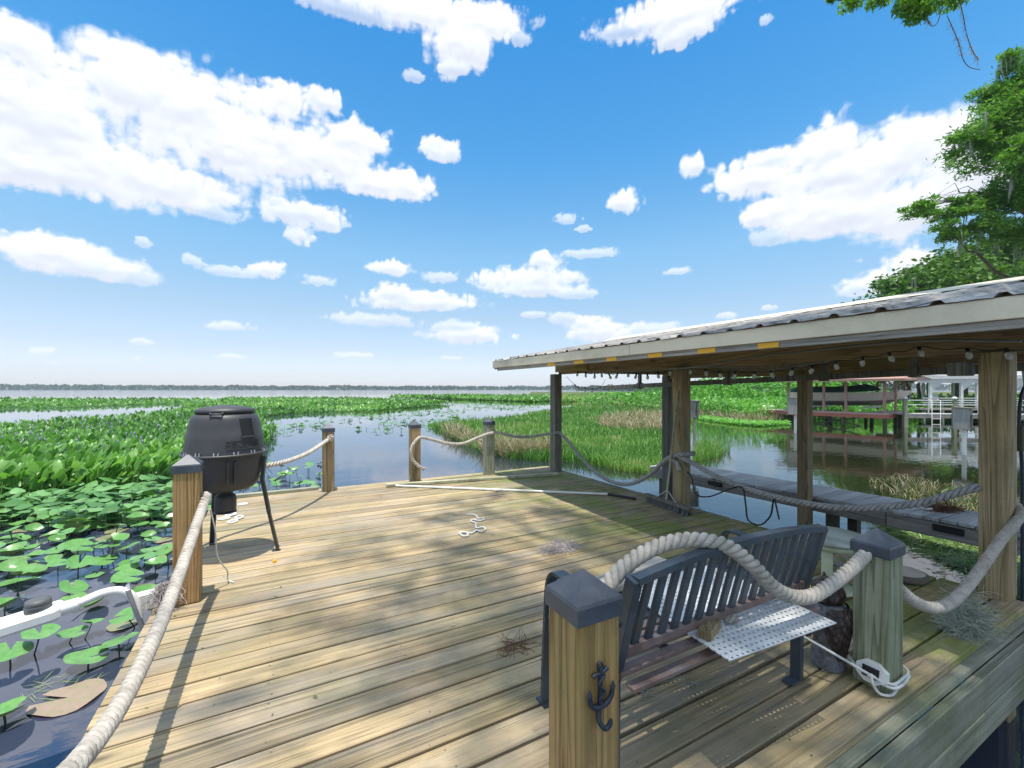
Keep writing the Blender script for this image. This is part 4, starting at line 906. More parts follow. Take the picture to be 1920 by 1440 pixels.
# ------------------------------------------------------------------ push broom against the middle post
h0, h1 = Vector((3.86, 3.17, 0)), Vector((3.92, 3.86, 0)); hm = (h0 + h1) / 2
br = thing('push_broom', 'wide push broom leaning against the middle shelter post', 'broom', hm); hv = (h1 - h0) / 2
MB().bar(-hv + Vector((0, 0, 0.085)), hv + Vector((0, 0, 0.085)), 0.07, 0.035, bev=0.006).build('broom_block', M['grey_post'], br)
m = MB(); rb = random.Random(9); ux = hv.normalized(); uy = Vector((-ux.y, ux.x, 0))
for k in range(420):
    p = ux * rb.uniform(-0.335, 0.335) + uy * rb.uniform(-0.03, 0.03); tp = p + Vector((rb.uniform(-0.012, 0.012), rb.uniform(-0.012, 0.012), 0)) + uy * (0.02 if rb.random() < 0.5 else -0.02)
    w2 = ux * 0.0035; m.add([p + Vector((0, 0, 0.072)) - w2, p + Vector((0, 0, 0.072)) + w2, tp + Vector((0, 0, 0.004)) + w2 * 0.7, tp + Vector((0, 0, 0.004)) - w2 * 0.7], [(0, 1, 2, 3)])
bs = m.build('bristles', M['grey_cap'], br); bs['kind'] = 'stuff'
top = Vector((4.018, 3.46, 1.34)) - hm
MB().tube([Vector((0, 0, 0.09)), top * 0.55 + Vector((0, 0, 0.04)), top], [0.0125, 0.0125, 0.0125], 8).build('handle', M['strip'], br)
for s in (-1, 1): MB().tube([ux * s * 0.15 + Vector((0, 0, 0.10)), Vector((top.x * 0.12, top.y * 0.12, 0.21))], 0.006, 6).build('brace', M['steel'], br)
# ------------------------------------------------------------------ poles and bits lying on the deck
pa, pb, pc = W(742, 913), W(1140, 929), W(1192, 938); pm_ = (pa + pc) / 2
po = thing('extension_pole', 'long white pole with a dark grip lying across the deck', 'pole', pm_)
MB().tube([pa - pm_ + Vector((0, 0, 0.018)), pb - pm_ + Vector((0, 0, 0.018))], 0.015, 10).build('tube', M['pvc'], po)
MB().tube([pb - pm_ + Vector((0, 0, 0.018)), pc - pm_ + Vector((0, 0, 0.018))], 0.017, 10).build('grip', M['cable'], po)
sa, sb = W(724, 913), W(1047, 891)
tag(MB().bar(sa + Vector((0, 0, 0.022)), sb + Vector((0, 0, 0.022)), 0.085, 0.036, bev=0.003).build('timber_strip', M['strip']), 'long pale timber strip lying along the far edge of the deck', 'timber')
sa, sb = W(1000, 886), W(1035, 882)
def squiggle(c, rad, n, r, seed, name, mat, label, cat, z=0.01, loops=1.6):
    rb = random.Random(seed); c = Vector(c); pts = []; p = Vector((0, 0, 0)); a = rb.uniform(0, 6)
    for k in range(n):
        pts.append(c + Vector((p.x, p.y, z + (0.010 if k % 3 == 1 else 0)))); a += rb.uniform(-1.5, 1.9) * loops; p = p + Vector((math.cos(a), math.sin(a), 0)) * rad * 0.5
        if p.length > rad: p *= 0.6
    return tag(MB().tube(spline(pts, 5), r, 6).build(name, M[mat]), label, cat)
ch = [W(x, y) + Vector((0, 0, 0.010)) for x, y in ((874, 967), (886, 966), (893, 969), (897, 974), (905, 973), (907, 976), (898, 978), (886, 976), (884, 980), (892, 982), (892, 987), (894, 992), (905, 990), (910, 994), (903, 999), (893, 996), (888, 1000), (880, 1002), (872, 1000), (862, 1001), (868, 1007), (878, 1006), (876, 1003))]
tag(MB().tube(spline(ch, 4), 0.009, 6).build('loose_rope', M['cord']), 'tangle of thin white rope on the middle of the deck', 'rope')
squiggle(W(930, 922), 0.12, 12, 0.008, 4, 'loose_rope', 'moss_dry', 'small pinkish rope tangle beside the white pole', 'rope')
squiggle(W(1740, 955, -0.13) + Vector((0, 0, 0.0)), 0.10, 9, 0.012, 8, 'loose_rope', 'cord', 'white rope coil on the grey plank walkway', 'rope')
def tuft(c, rx, ry, h, n, ln, r, seed, name, mat, label, cat, drape=None):
    rb = random.Random(seed); m = MB(); c = Vector(c)
    for k in range(n):
        a = rb.uniform(0, 6.28); q = math.sqrt(rb.random()); p = Vector((rx * q * math.cos(a), ry * q * math.sin(a), rb.uniform(0.004, h * (1.1 - q))))
        pts = [p]; d = Vector((rb.uniform(-1, 1), rb.uniform(-1, 1), rb.uniform(-0.5, 0.5))).normalized()
        for j in range(4):
            d = (d + Vector((rb.uniform(-1, 1), rb.uniform(-1, 1), rb.uniform(-0.7, 0.5))) * 0.8).normalized(); nx = pts[-1] + d * ln / 4; nx.z = max(0.003, nx.z); pts.append(nx)
        m.tube(pts, r, 3, cap=False, smooth=False)
    o = m.build(name, M[mat], None, c); return tag(o, label, cat)
tuft(W(1050, 1030), 0.16, 0.085, 0.05, 420, 0.09, 0.0016, 1, 'dry_moss', 'moss_dry', 'flat patch of dry grey moss on the deck left of the bench', 'moss')
tuft(W(435, 972), 0.0001, 0.0001, 0.001, 1, 0.001, 0.0005, 1, 'speck', 'moss_dry', 'x', 'x'); bpy.data.objects.remove(COL.objects['speck'])
tuft(W(966, 1213), 0.08, 0.03, 0.02, 60, 0.10, 0.0012, 5, 'twig_tuft', 'straw', 'dark reddish brown sprig on the deck beside the bench leg', 'sprig')
tuft(W(1770, 955, -0.13), 0.22, 0.10, 0.05, 200, 0.15, 0.003, 6, 'brush_heap', 'straw', 'heap of dry brown twigs on the grey plank walkway', 'twigs')
for i, (x, y) in enumerate(((1243, 1275), (1290, 1285), (1210, 1300), (1450, 1190))):
    tuft(W(x, y), 0.035, 0.02, 0.015, 22, 0.06, 0.0010, 20 + i, 'moss_wisp', 'moss', ['thin wisp of moss on the deck behind the bench, nearest the anchor post', 'moss wisp under the white perforated sheet', 'crumbled white lichen on the deck beside the anchor post', 'moss wisp below the right end of the bench'][i], 'moss')
# hanging moss on the rope and at the left post
def hang(c, w, h, n, seed, mat, label, spread=1.0, lean=(0, 0)):
    rb = random.Random(seed); m = MB()
    for k in range(n):
        t0 = rb.random(); x = (rb.random() - 0.5) * w * 0.5; p = Vector((x, rb.uniform(-0.02, 0.02), rb.uniform(-0.01, 0.02))); pts = [p]; L_ = h * rb.uniform(0.45, 1.0)
        for j in range(6): pts.append(pts[-1] + Vector((rb.uniform(-1, 1) * 0.03 * spread + x * 0.25 + lean[0] * 0.03, rb.uniform(-1, 1) * 0.026 * spread + lean[1] * 0.03, -L_ / 6 * rb.uniform(0.4, 1.5))))
        for q in pts: q.z = max(q.z, -c[2] + 0.004)
        m.tube(pts, 0.0015, 3, cap=False, smooth=False)
    o = m.build('hanging_moss', M[mat], None, c); return tag(o, label, 'moss')
tuft((3.40, 0.93, 0.0), 0.13, 0.06, 0.31, 600, 0.12, 0.0014, 2, 'hanging_moss', 'moss', 'clump of Spanish moss spilling from the rope onto the deck edge', 'moss')
hang((-0.60, 3.36, 0.16), 0.10, 0.16, 150, 3, 'moss_dry', 'grey moss tuft at the foot of the orange tan post', 1.0)
# white rings scattered under the feeder
for i, (x, y) in enumerate(((420, 974), (433, 967), (436, 980), (448, 972))):
    tag(MB().tube([(0.05 * math.cos(a), 0.036 * math.sin(a), 0.012) for a in np.arange(0, 6.4, 0.35)], 0.010, 6, cap=False).build('plastic_ring', M['white'], None, W(x, y), (0, 0, 0.5 * i)),
        ['flat white ring under the feeder, leftmost of the four', 'flat white ring under the feeder, farthest of the four', 'flat white ring under the feeder, nearest of the four', 'flat white ring under the feeder, rightmost of the four'][i], 'ring', 'white rings on the deck')
tag(MB().box((0, 0, 0.012), (0.028, 0.022, 0.022), bev=0.005).build('corn_bit', M['yellow'], None, W(515, 1055), (0, 0, 0.6)), 'tiny yellow bit lying on the deck right of the feeder', 'crumb')
tag(MB().box((0, 0, 0.01), (0.10, 0.06, 0.02), bev=0.004).build('stone_chip', M['white'], None, W(455, 947)), 'flat pale stone on the deck behind the feeder', 'stone')
# ------------------------------------------------------------------ dusk-to-dawn lamp on a curved arm over the water
dl = thing('area_lamp', 'white area lamp on a curved arm reaching out over the lily pads', 'lamp', (-0.74, 3.40, 0.0))
m = MB(); m.box((0, 0, 0.03), (0.022, 0.10, 0.30), bev=0.004); m.build('bracket_plate', M['steel'], dl, None, (0, -0.25, 0.25))
MB().box((0.05, 0.06, 0.05), (0.14, 0.07, 0.10), Matrix.Rotation(0.25, 3, 'Z'), bev=0.005).build('mount_block', M['white'], dl)
ac = [Vector(p) for p in ((0.01, -0.02, -0.02), (0.0, -0.02, 0.06), (-0.025, -0.025, 0.125), (-0.075, -0.035, 0.168), (-0.14, -0.05, 0.176), (-0.20, -0.065, 0.162), (-0.25, -0.077, 0.147))]
MB().tube(spline(ac, 5), 0.024, 12).build('arm', M['white'], dl)
hdir = Vector((-0.30, -0.04, -0.045)).normalized(); hs0 = Vector((-0.235, -0.075, 0.150)); 
MB().tube([hs0, hs0 + hdir * 0.09], [0.034, 0.037], 12).build('collar', M['white'], dl)
lh = MB().bar(hs0 + hdir * 0.07, hs0 + hdir * 0.46, 0.150, 0.070, bev=0.016).build('lamp_head', M['white'], dl)
pc_ = hs0 + hdir * 0.165 + Vector((0, 0, 0.03)); MB().lathe([(0.042, -0.006), (0.053, 0.003), (0.054, 0.014), (0.051, 0.017), (0.054, 0.020), (0.054, 0.034), (0.051, 0.037), (0.053, 0.041), (0.050, 0.060), (0.02, 0.063)], n=20).build('photocell', M['grey_cap'], lh, pc_)
# ------------------------------------------------------------------ foliage generators (numpy)
G = {}
G['pickerel'] = leafmat('pickerel_leaf', [(0.0, (0.035, 0.11, 0.02)), (0.35, (0.085, 0.23, 0.04)), (0.7, (0.17, 0.38, 0.08)), (0.97, (0.28, 0.50, 0.15)), (1.0, (0.36, 0.25, 0.13))], 0.42, 0.36, 0.5)
G['grass'] = leafmat('marsh_grass', [(0.0, (0.05, 0.15, 0.02)), (0.5, (0.12, 0.30, 0.045)), (0.85, (0.22, 0.44, 0.08)), (0.95, (0.38, 0.36, 0.17)), (1.0, (0.48, 0.40, 0.26))], 0.42, 0.45)
G['drygrass'] = leafmat('dead_grass', [(0.0, (0.10, 0.20, 0.05)), (0.3, (0.30, 0.25, 0.15)), (0.7, (0.45, 0.36, 0.26)), (1.0, (0.60, 0.52, 0.42))], 0.25, 0.7, 0.2)
G['weed'] = leafmat('bank_weed', [(0.0, (0.05, 0.17, 0.025)), (0.5, (0.13, 0.37, 0.05)), (1.0, (0.24, 0.52, 0.10))], 0.4, 0.45)
G['pad'] = leafmat('floating_leaf', [(0.0, (0.05, 0.15, 0.035)), (0.5, (0.10, 0.26, 0.065)), (1.0, (0.20, 0.40, 0.14))], 0.2, 0.35)
G['cypress'] = leafmat('cypress_leaf', [(0.0, (0.06, 0.15, 0.022)), (0.5, (0.14, 0.31, 0.045)), (1.0, (0.27, 0.48, 0.09))], 0.48, 0.5, 0.3)
G['oak'] = leafmat('oak_leaf', [(0.0, (0.04, 0.10, 0.018)), (0.5, (0.09, 0.20, 0.032)), (1.0, (0.18, 0.32, 0.065))], 0.3, 0.5, 0.3)
G['far'] = leafmat('far_wood_leaf', [(0.0, (0.018, 0.05, 0.018)), (0.6, (0.035, 0.085, 0.03)), (1.0, (0.06, 0.12, 0.045))], 0.2, 0.7, 0.1)
G['algae'] = leafmat('algae_strand', [(0.0, (0.09, 0.18, 0.03)), (0.6, (0.18, 0.32, 0.06)), (1.0, (0.42, 0.44, 0.22))], 0.2, 0.5)
G['algae2'] = G['algae']

def leafquads(c, s, rnd, asp=0.5, droop=0.0, up=0.35, flat=False):
    """small kite-shaped leaves at random angles, tilted so that most face upward"""
    n = len(c); a = RNG.normal(size=(n, 3)); a[:, 2] = a[:, 2] * (0.03 if up >= 1 else 0.6) - droop; a /= np.linalg.norm(a, axis=1)[:, None]
    b = RNG.normal(size=(n, 3)); b[:, 2] *= (1 - up); b -= a * (a * b).sum(1)[:, None]; b /= np.linalg.norm(b, axis=1)[:, None] + 1e-9
    s = np.broadcast_to(s, (n,))[:, None]
    V = np.stack([c - a * s * 0.5, c + b * s * asp * 0.5 - a * s * 0.05, c + a * s * 0.5, c - b * s * asp * 0.5 - a * s * 0.05], 1)
    F = np.arange(n * 4).reshape(n, 4); return V.reshape(-1, 3), F, np.repeat(rnd, 4)
def inpoly(px, py, poly):
    poly = np.asarray(poly, float); c = np.zeros(px.shape, bool); j = len(poly) - 1
    for i in range(len(poly)):
        xi, yi = poly[i]; xj, yj = poly[j]
        c ^= ((yi > py) != (yj > py)) & (px < (xj - xi) * (py - yi) / (yj - yi + 1e-12) + xi); j = i
    return c
def sample_px(poly, n, k=0.5, z=WATER, edge=0.0):
    """n points on the water inside a patch outlined in photo pixels; k evens the density out with distance"""
    P = np.asarray(poly, float); x0, y0 = P.min(0); x1, y1 = P.max(0); out = np.zeros((0, 2)); 
    dmax = (CAMZ - z) * FPX / (max(y0, YH + 2.0) - YH)
    while len(out) < n:
        px = RNG.uniform(x0, x1, n * 2); py = RNG.uniform(y0, y1, n * 2); d = (CAMZ - z) * FPX / (py - YH)
        ok = inpoly(px, py, P) & (RNG.random(n * 2) < (d / dmax) ** k)
        out = np.concatenate([out, np.stack([px[ok], py[ok]], 1)])
    out = out[:n]; d = (CAMZ - z) * FPX / (out[:, 1] - YH); r = (out[:, 0] - 960) / FPX * d
    return np.stack([d * ST + r * CT, d * CT - r * ST, np.full(n, z)], 1), d
def blades(base, h, w, lean, az, rnd, levels=(0, 0.4, 0.75, 1.0), wid=(0.8, 1.0, 0.6, 0.06), bend=1.6):
    """tapering blades that curve over: every input is an array of n"""
    n = len(base); L = len(levels); ca, sa = np.cos(az), np.sin(az); V = np.zeros((n, L, 2, 3))
    fz = RNG.uniform(0, 6.28, n); wx, wy = np.cos(fz), np.sin(fz)
    for i, t in enumerate(levels):
        out = lean * (t ** bend) * h; zz = h * (t - 0.35 * lean * t ** 2 * np.minimum(1, lean))
        cx = base[:, 0] + ca * out; cy = base[:, 1] + sa * out; cz = base[:, 2] + zz; ww = w * wid[i] * 0.5
        for s in (0, 1):
            sg = (s * 2 - 1) * ww
            V[:, i, s, 0] = cx + wx * sg; V[:, i, s, 1] = cy + wy * sg; V[:, i, s, 2] = cz
    ii = np.arange(n)[:, None] * (L * 2) + np.arange(L - 1)[None, :] * 2
    F = np.stack([ii, ii + 1, ii + 3, ii + 2], -1).reshape(-1, 4)
    return V.reshape(-1, 3), F, np.repeat(rnd, L * 2)
def broadleaves(base, stem, ln, w, az, tilt, rnd, lod=0):
    """a stem with a lance-shaped folded blade on top"""
    n = len(base); prof = [(0.0, 0.12), (0.16, 0.95), (0.45, 1.0), (0.78, 0.55), (1.0, 0.02)] if lod == 0 else [(0.0, 0.3), (0.4, 1.0), (1.0, 0.03)]
    ca, sa = np.cos(az), np.sin(az); ct, st = np.cos(tilt), np.sin(tilt)     # tilt from vertical
    top = base.copy(); top[:, 2] += stem; lean = RNG.uniform(0, 0.25, n); top[:, 0] += ca * lean * stem; top[:, 1] += sa * lean * stem
    ax = np.stack([ca * st, sa * st, ct], 1); sd = np.stack([-sa, ca, np.zeros(n)], 1); nr = np.cross(ax, sd)
    k = len(prof); V = np.zeros((n, k * 3 + 4, 3))
    for i, (t, ww) in enumerate(prof):
        c = top + ax * (ln * t)[:, None] + np.array([0, 0, -1.0]) * (ln * 0.28 * t * t)[:, None]
        for j, s in enumerate((-1, 0, 1)):
            V[:, i * 3 + j] = c + sd * (s * w * ww * 0.5)[:, None] + nr * (abs(s) * -w * ww * 0.16)[:, None]
    sw = 0.006 + 0.006 * (lod > 0)
    V[:, -4] = base - sd * sw; V[:, -3] = base + sd * sw; V[:, -2] = top + sd * sw; V[:, -1] = top - sd * sw
    K = k * 3 + 4; fs = []
    for i in range(k - 1):
        for j in range(2): fs.append((i * 3 + j, i * 3 + j + 1, i * 3 + j + 4, i * 3 + j + 3))
    fs.append((K - 4, K - 3, K - 2, K - 1)); fs = np.array(fs)
    F = (np.arange(n)[:, None, None] * K + fs[None]).reshape(-1, 4)
    return V.reshape(-1, 3), F, np.repeat(rnd, K)
def merge(parts):
    vs, fs, rs, o = [], [], [], 0
    for v, f, r in parts: vs.append(v); fs.append(f + o); rs.append(r); o += len(v)
    return np.concatenate(vs), np.concatenate(fs), np.concatenate(rs)
def stuff(name, parts, mat, label, cat, smooth=True):
    v, f, r = merge(parts); o = link(name, mesh_np(name, v, f, mat, {'rnd': np.clip(r, 0, 1)}, smooth=smooth)); o['kind'] = 'stuff'; o['label'] = label; o['category'] = cat; return o
def clump_rnd(p, sc, seed, spread=0.22):
    return np.clip(fbm(p[:, 0] * sc, p[:, 1] * sc, seed, 4) + RNG.normal(0, spread, len(p)), 0, 0.96)
# ------------------------------------------------------------------ left: pickerel weed bed
PK = [(-1500, 985), (-420, 958), (0, 945), (120, 935), (250, 920), (330, 905), (380, 870), (440, 850), (500, 842), (520, 815), (490, 795), (440, 785), (400, 769), (330, 778), (260, 788), (0, 812), (-420, 842), (-1500, 880)]
pos, d = sample_px(PK, 24000, 0.55)
near = d < 14
def pick(p, lod, s):
    n = len(p); dd = p[:, 0] * ST + p[:, 1] * CT
    sz = s * RNG.uniform(0.75, 1.3, n)
    return broadleaves(p, RNG.uniform(0.18, 0.55, n), 0.30 * sz, 0.125 * sz, RNG.normal(R(20), 1.0, n), RNG.uniform(0.1, 0.85, n), clump_rnd(p, 0.5, 3), lod)
kk = near; far_s = np.clip(d[~near] / 18, 1.0, 1.9)
parts = [pick(pos[kk], 0, 1.0), broadleaves(pos[~kk], RNG.uniform(0.2, 0.5, (~kk).sum()), 0.25 * far_s, 0.115 * far_s, RNG.uniform(0, 6.28, (~kk).sum()), RNG.uniform(0.15, 0.95, (~kk).sum()), clump_rnd(pos[~kk], 0.4, 5), 1)]
gp_, gd = sample_px(PK, 5000, 0.6); parts.append(blades(gp_, RNG.uniform(0.3, 0.75, 5000), 0.016 * np.clip(gd / 12, 1, 3), RNG.uniform(0.05, 0.6, 5000), RNG.uniform(0, 6.28, 5000), RNG.uniform(0.3, 0.97, 5000)))
stuff('pickerelweed_bed', parts, G['pickerel'], 'dense bed of broad green pickerelweed leaves left of the deck', 'water plants')
# purple flower spikes
fp, fdist = sample_px([(0, 900), (330, 880), (400, 800), (100, 800), (0, 820)], 70, 0.3)
fm = MB()
for p in fp:
    z = p[2] + random.uniform(0.55, 0.75); fm.tube([(p[0], p[1], p[2]), (p[0] + 0.01, p[1], z)], 0.005, 4, cap=False); fm.lathe([(0.008, z), (0.018, z + 0.02), (0.016, z + 0.06), (0.004, z + 0.09)], (p[0] + 0.01, p[1], 0), n=6)
fo = fm.build('flower_spikes', plain('lilac_flower', (0.42, 0.40, 0.62), 0.7, var=0.2, bumps=0)); fo['kind'] = 'stuff'; fo['label'] = 'pale lilac flower spikes among the pickerelweed'; fo['category'] = 'flowers'
# ------------------------------------------------------------------ far beds of low floating leaves
def leafbed(name, poly, n, h, size, label, k=0.9, mat='pickerel'):
    p, dd = sample_px(poly, n, k); s = size * np.clip(dd / 40, 0.8, 3.0) * RNG.uniform(0.7, 1.3, n)
    return stuff(name, [broadleaves(p, RNG.uniform(0.3, 1.0, n) * h, s, s * 0.55, RNG.uniform(0, 6.28, n), RNG.uniform(0.3, 1.25, n), clump_rnd(p, 0.15, 8, 0.25), 1)], G[mat], label, 'water plants')
leafbed('lotus_bed', [(-1600, 764), (-500, 766), (0, 767), (140, 765), (330, 757), (400, 753), (400, 750.5), (0, 750.5), (-1600, 750.5)], 14000, 0.22, 0.40, 'long strip of low green leaves across the open lake at far left')
leafbed('lotus_bed', [(340, 762), (380, 776), (470, 790), (510, 781), (560, 776), (700, 772), (800, 763), (845, 758), (760, 752.5), (660, 749.5), (430, 749.5), (390, 757)], 11000, 0.24, 0.40, 'broad green leaf bed out on the lake behind the feeder')
leafbed('lotus_bed', [(720, 746.5), (850, 749), (1000, 754), (1035, 752), (1030, 746.5), (900, 744.5)], 5000, 0.30, 0.42, 'thin distant strip of green leaves in the middle of the lake')
leafbed('lotus_bed', [(1040, 756), (1100, 752), (1250, 746), (1300, 744), (1300, 741), (1180, 741), (1060, 746)], 4500, 0.4, 0.42, 'distant green strip of marsh behind the far corner post', mat='grass')
# ------------------------------------------------------------------ right: grass marsh with brown patches
MG = [(800, 800), (830, 812), (870, 835), (910, 852), (960, 862), (1010, 866), (1060, 866), (1110, 872), (1160, 884), (1215, 890), (1262, 884), (1262, 745), (1180, 750), (1080, 762), (1010, 775), (930, 788), (850, 795)]
p, dd = sample_px(MG, 30000, 0.5)
hh = (0.20 + 0.24 * fbm(p[:, 0] * 0.5, p[:, 1] * 0.5, 4, 3)) * RNG.uniform(0.6, 1.25, len(p))
stuff('marsh_grass', [blades(p, hh, 0.020 * np.clip(dd / 11, 1, 4), RNG.uniform(0.1, 0.8, len(p)), RNG.normal(0.6, 1.2, len(p)), clump_rnd(p, 0.6, 6))], G['grass'], 'tall green marsh grass growing right of the open water', 'grass')
for nm, poly, n in (('left', [(905, 838), (960, 846), (1040, 848), (1040, 858), (960, 860), (905, 852)], 2200), ('mid', [(1120, 790), (1180, 778), (1250, 778), (1250, 812), (1190, 815), (1130, 805)], 3600), ('tip', [(830, 812), (850, 808), (905, 840), (880, 838)], 700)):
    p, dd = sample_px(poly, n, 0.3)
    stuff('dead_grass', [blades(p, RNG.uniform(0.25, 0.75, n), 0.016 * np.clip(dd / 9, 1, 3), RNG.uniform(0.2, 1.2, n), RNG.uniform(0, 6.28, n), RNG.random(n))], G['drygrass'], {'left': 'low patch of dead tan grass at the water edge behind the green post', 'mid': 'wide patch of dead tan grass in the marsh beside the middle post', 'tip': 'little strip of dead grass at the tip of the marsh'}[nm], 'grass')
p, dd = sample_px([(1300, 842), (1320, 832), (1352, 838), (1370, 846), (1345, 858), (1300, 868)], 900, 0.2)
stuff('reed_tuft', [blades(p, RNG.uniform(0.15, 0.55, 900), np.full(900, 0.014), RNG.uniform(0.1, 0.9, 900), RNG.uniform(0, 6.28, 900), RNG.uniform(0.2, 1, 900))], G['grass'], 'loose tuft of reeds standing in the water past the middle post', 'grass')
p, dd = sample_px([(1615, 905), (1700, 893), (1850, 925), (1990, 960), (1990, 1010), (1850, 985), (1790, 965), (1690, 935)], 1500, 0.2, z=WATER)
stuff('dead_grass', [blades(p, RNG.uniform(0.04, 0.20, len(p)), np.full(len(p), 0.011), RNG.uniform(0.2, 1.4, len(p)), RNG.uniform(0, 6.28, len(p)), RNG.uniform(0.0, 1, len(p)) ** 2.0)], G['drygrass'], 'straw coloured grass behind the narrow walkway', 'grass')
p, dd = sample_px([(1680, 985), (1720, 970), (1850, 1010), (1990, 1060), (1990, 1180), (1900, 1120), (1830, 1085), (1740, 1040)], 3200, 0.1)
p[:, 2] += RNG.uniform(0.004, 0.02, len(p)); msk = fbm(p[:, 0] * 1.2, p[:, 1] * 1.2, 61, 4) > 0.42; p = p[msk]
stuff('floating_weed', [leafquads(p, RNG.uniform(0.10, 0.30, len(p)), RNG.random(len(p)), 0.06, up=1.0), blades(p[::9], RNG.uniform(0.05, 0.2, len(p[::9])), np.full(len(p[::9]), 0.012), RNG.uniform(0.5, 1.6, len(p[::9])), RNG.normal(0.3, 0.9, len(p[::9])), RNG.random(len(p[::9])))], G['algae'], 'matted green floating weed in the boat slip', 'water plants')
# ------------------------------------------------------------------ neighbour's bank: tall weeds with a dead skirt
BK = [(1262, 770), (1310, 780), (1370, 788), (1425, 792), (1470, 790), (1520, 786), (1600, 786), (1670, 785), (1760, 783), (1960, 782), (1960, 764), (1700, 768), (1500, 765), (1262, 750)]
p, dd = sample_px(BK, 13000, 0.4)
stuff('bank_weeds', [broadleaves(p, RNG.uniform(0.2, 1.0, len(p)) * np.clip(0.75 + 0.03 * (dd - 20), 0.4, 1.9), 0.24 * RNG.uniform(0.7, 1.4, len(p)) * np.clip(dd / 26, 0.9, 2), 0.13 * RNG.uniform(0.7, 1.4, len(p)) * np.clip(dd / 26, 0.9, 2), RNG.uniform(0, 6.28, len(p)), RNG.uniform(0.3, 1.3, len(p)), clump_rnd(p, 0.4, 12), 1)], G['weed'], 'bright green weeds covering the bank beside the red dock', 'weeds')
SK = [(1300, 779), (1370, 789), (1425, 794), (1500, 790), (1500, 784), (1425, 786), (1370, 781), (1300, 770)]
p, dd = sample_px(SK, 3000, 0.1)
stuff('dead_reeds', [blades(p, RNG.uniform(0.25, 0.75, len(p)), np.full(len(p), 0.04), RNG.uniform(0.1, 0.9, len(p)), RNG.uniform(0, 6.28, len(p)), RNG.uniform(0.1, 1, len(p)))], G['drygrass'], 'band of dead pale reeds along the foot of the green bank', 'grass')
p, dd = sample_px([(1300, 786), (1370, 796), (1425, 800), (1480, 797), (1480, 790), (1425, 792), (1370, 788), (1300, 778)], 2200, 0.1)
stuff('water_edge_plants', [broadleaves(p, RNG.uniform(0.02, 0.16, len(p)), 0.2 * RNG.uniform(0.7, 1.3, len(p)), 0.12 * RNG.uniform(0.7, 1.3, len(p)), RNG.uniform(0, 6.28, len(p)), RNG.uniform(0.7, 1.4, len(p)), RNG.uniform(0.4, 1, len(p)), 1)], G['weed'], 'bright low water plants along the foot of the bank', 'water plants')
def tallmass(name, pts, n, label, leaf, mat):
    """a rounded thicket: leaves scattered through a row of squat mounds"""
    vs = []
    for (r, d_, z, rx, rz) in pts:
        k = int(n * rx * rz / sum(q[3] * q[4] for q in pts)); u = RNG.normal(size=(k, 3)); u /= np.linalg.norm(u, axis=1)[:, None]; u *= (RNG.random(k) ** 0.25)[:, None]; u[:, 2] = np.abs(u[:, 2])
        c = RD(r, d_, z); vs.append(np.stack([c.x + u[:, 0] * rx, c.y + u[:, 1] * rx, z + u[:, 2] * rz], 1))
    v = np.concatenate(vs); k = len(v)
    return stuff(name, [leafquads(v, leaf * RNG.uniform(0.6, 1.4, k), clump3(v, 0.5, 4))], G[mat], label, 'shrubs', smooth=False)
def clump3(v, sc, seed):
    return np.clip(0.5 * fbm(v[:, 0] * sc + v[:, 2] * 0.4, v[:, 1] * sc + v[:, 2] * sc, seed, 3) + 0.25 + RNG.normal(0, 0.2, len(v)), 0, 1)
tallmass('bank_thicket', [(16, 46, -0.3, 5, 1.9), (20, 44, -0.2, 5, 2.6), (24, 46, -0.2, 6, 3.4), (13, 54, -0.4, 5, 1.5), (28, 40, 0, 4, 2.2), (31, 43, 0, 5, 3.5)], 12000, 'green thicket rising on the bank behind the red dock', 0.34, 'weed')
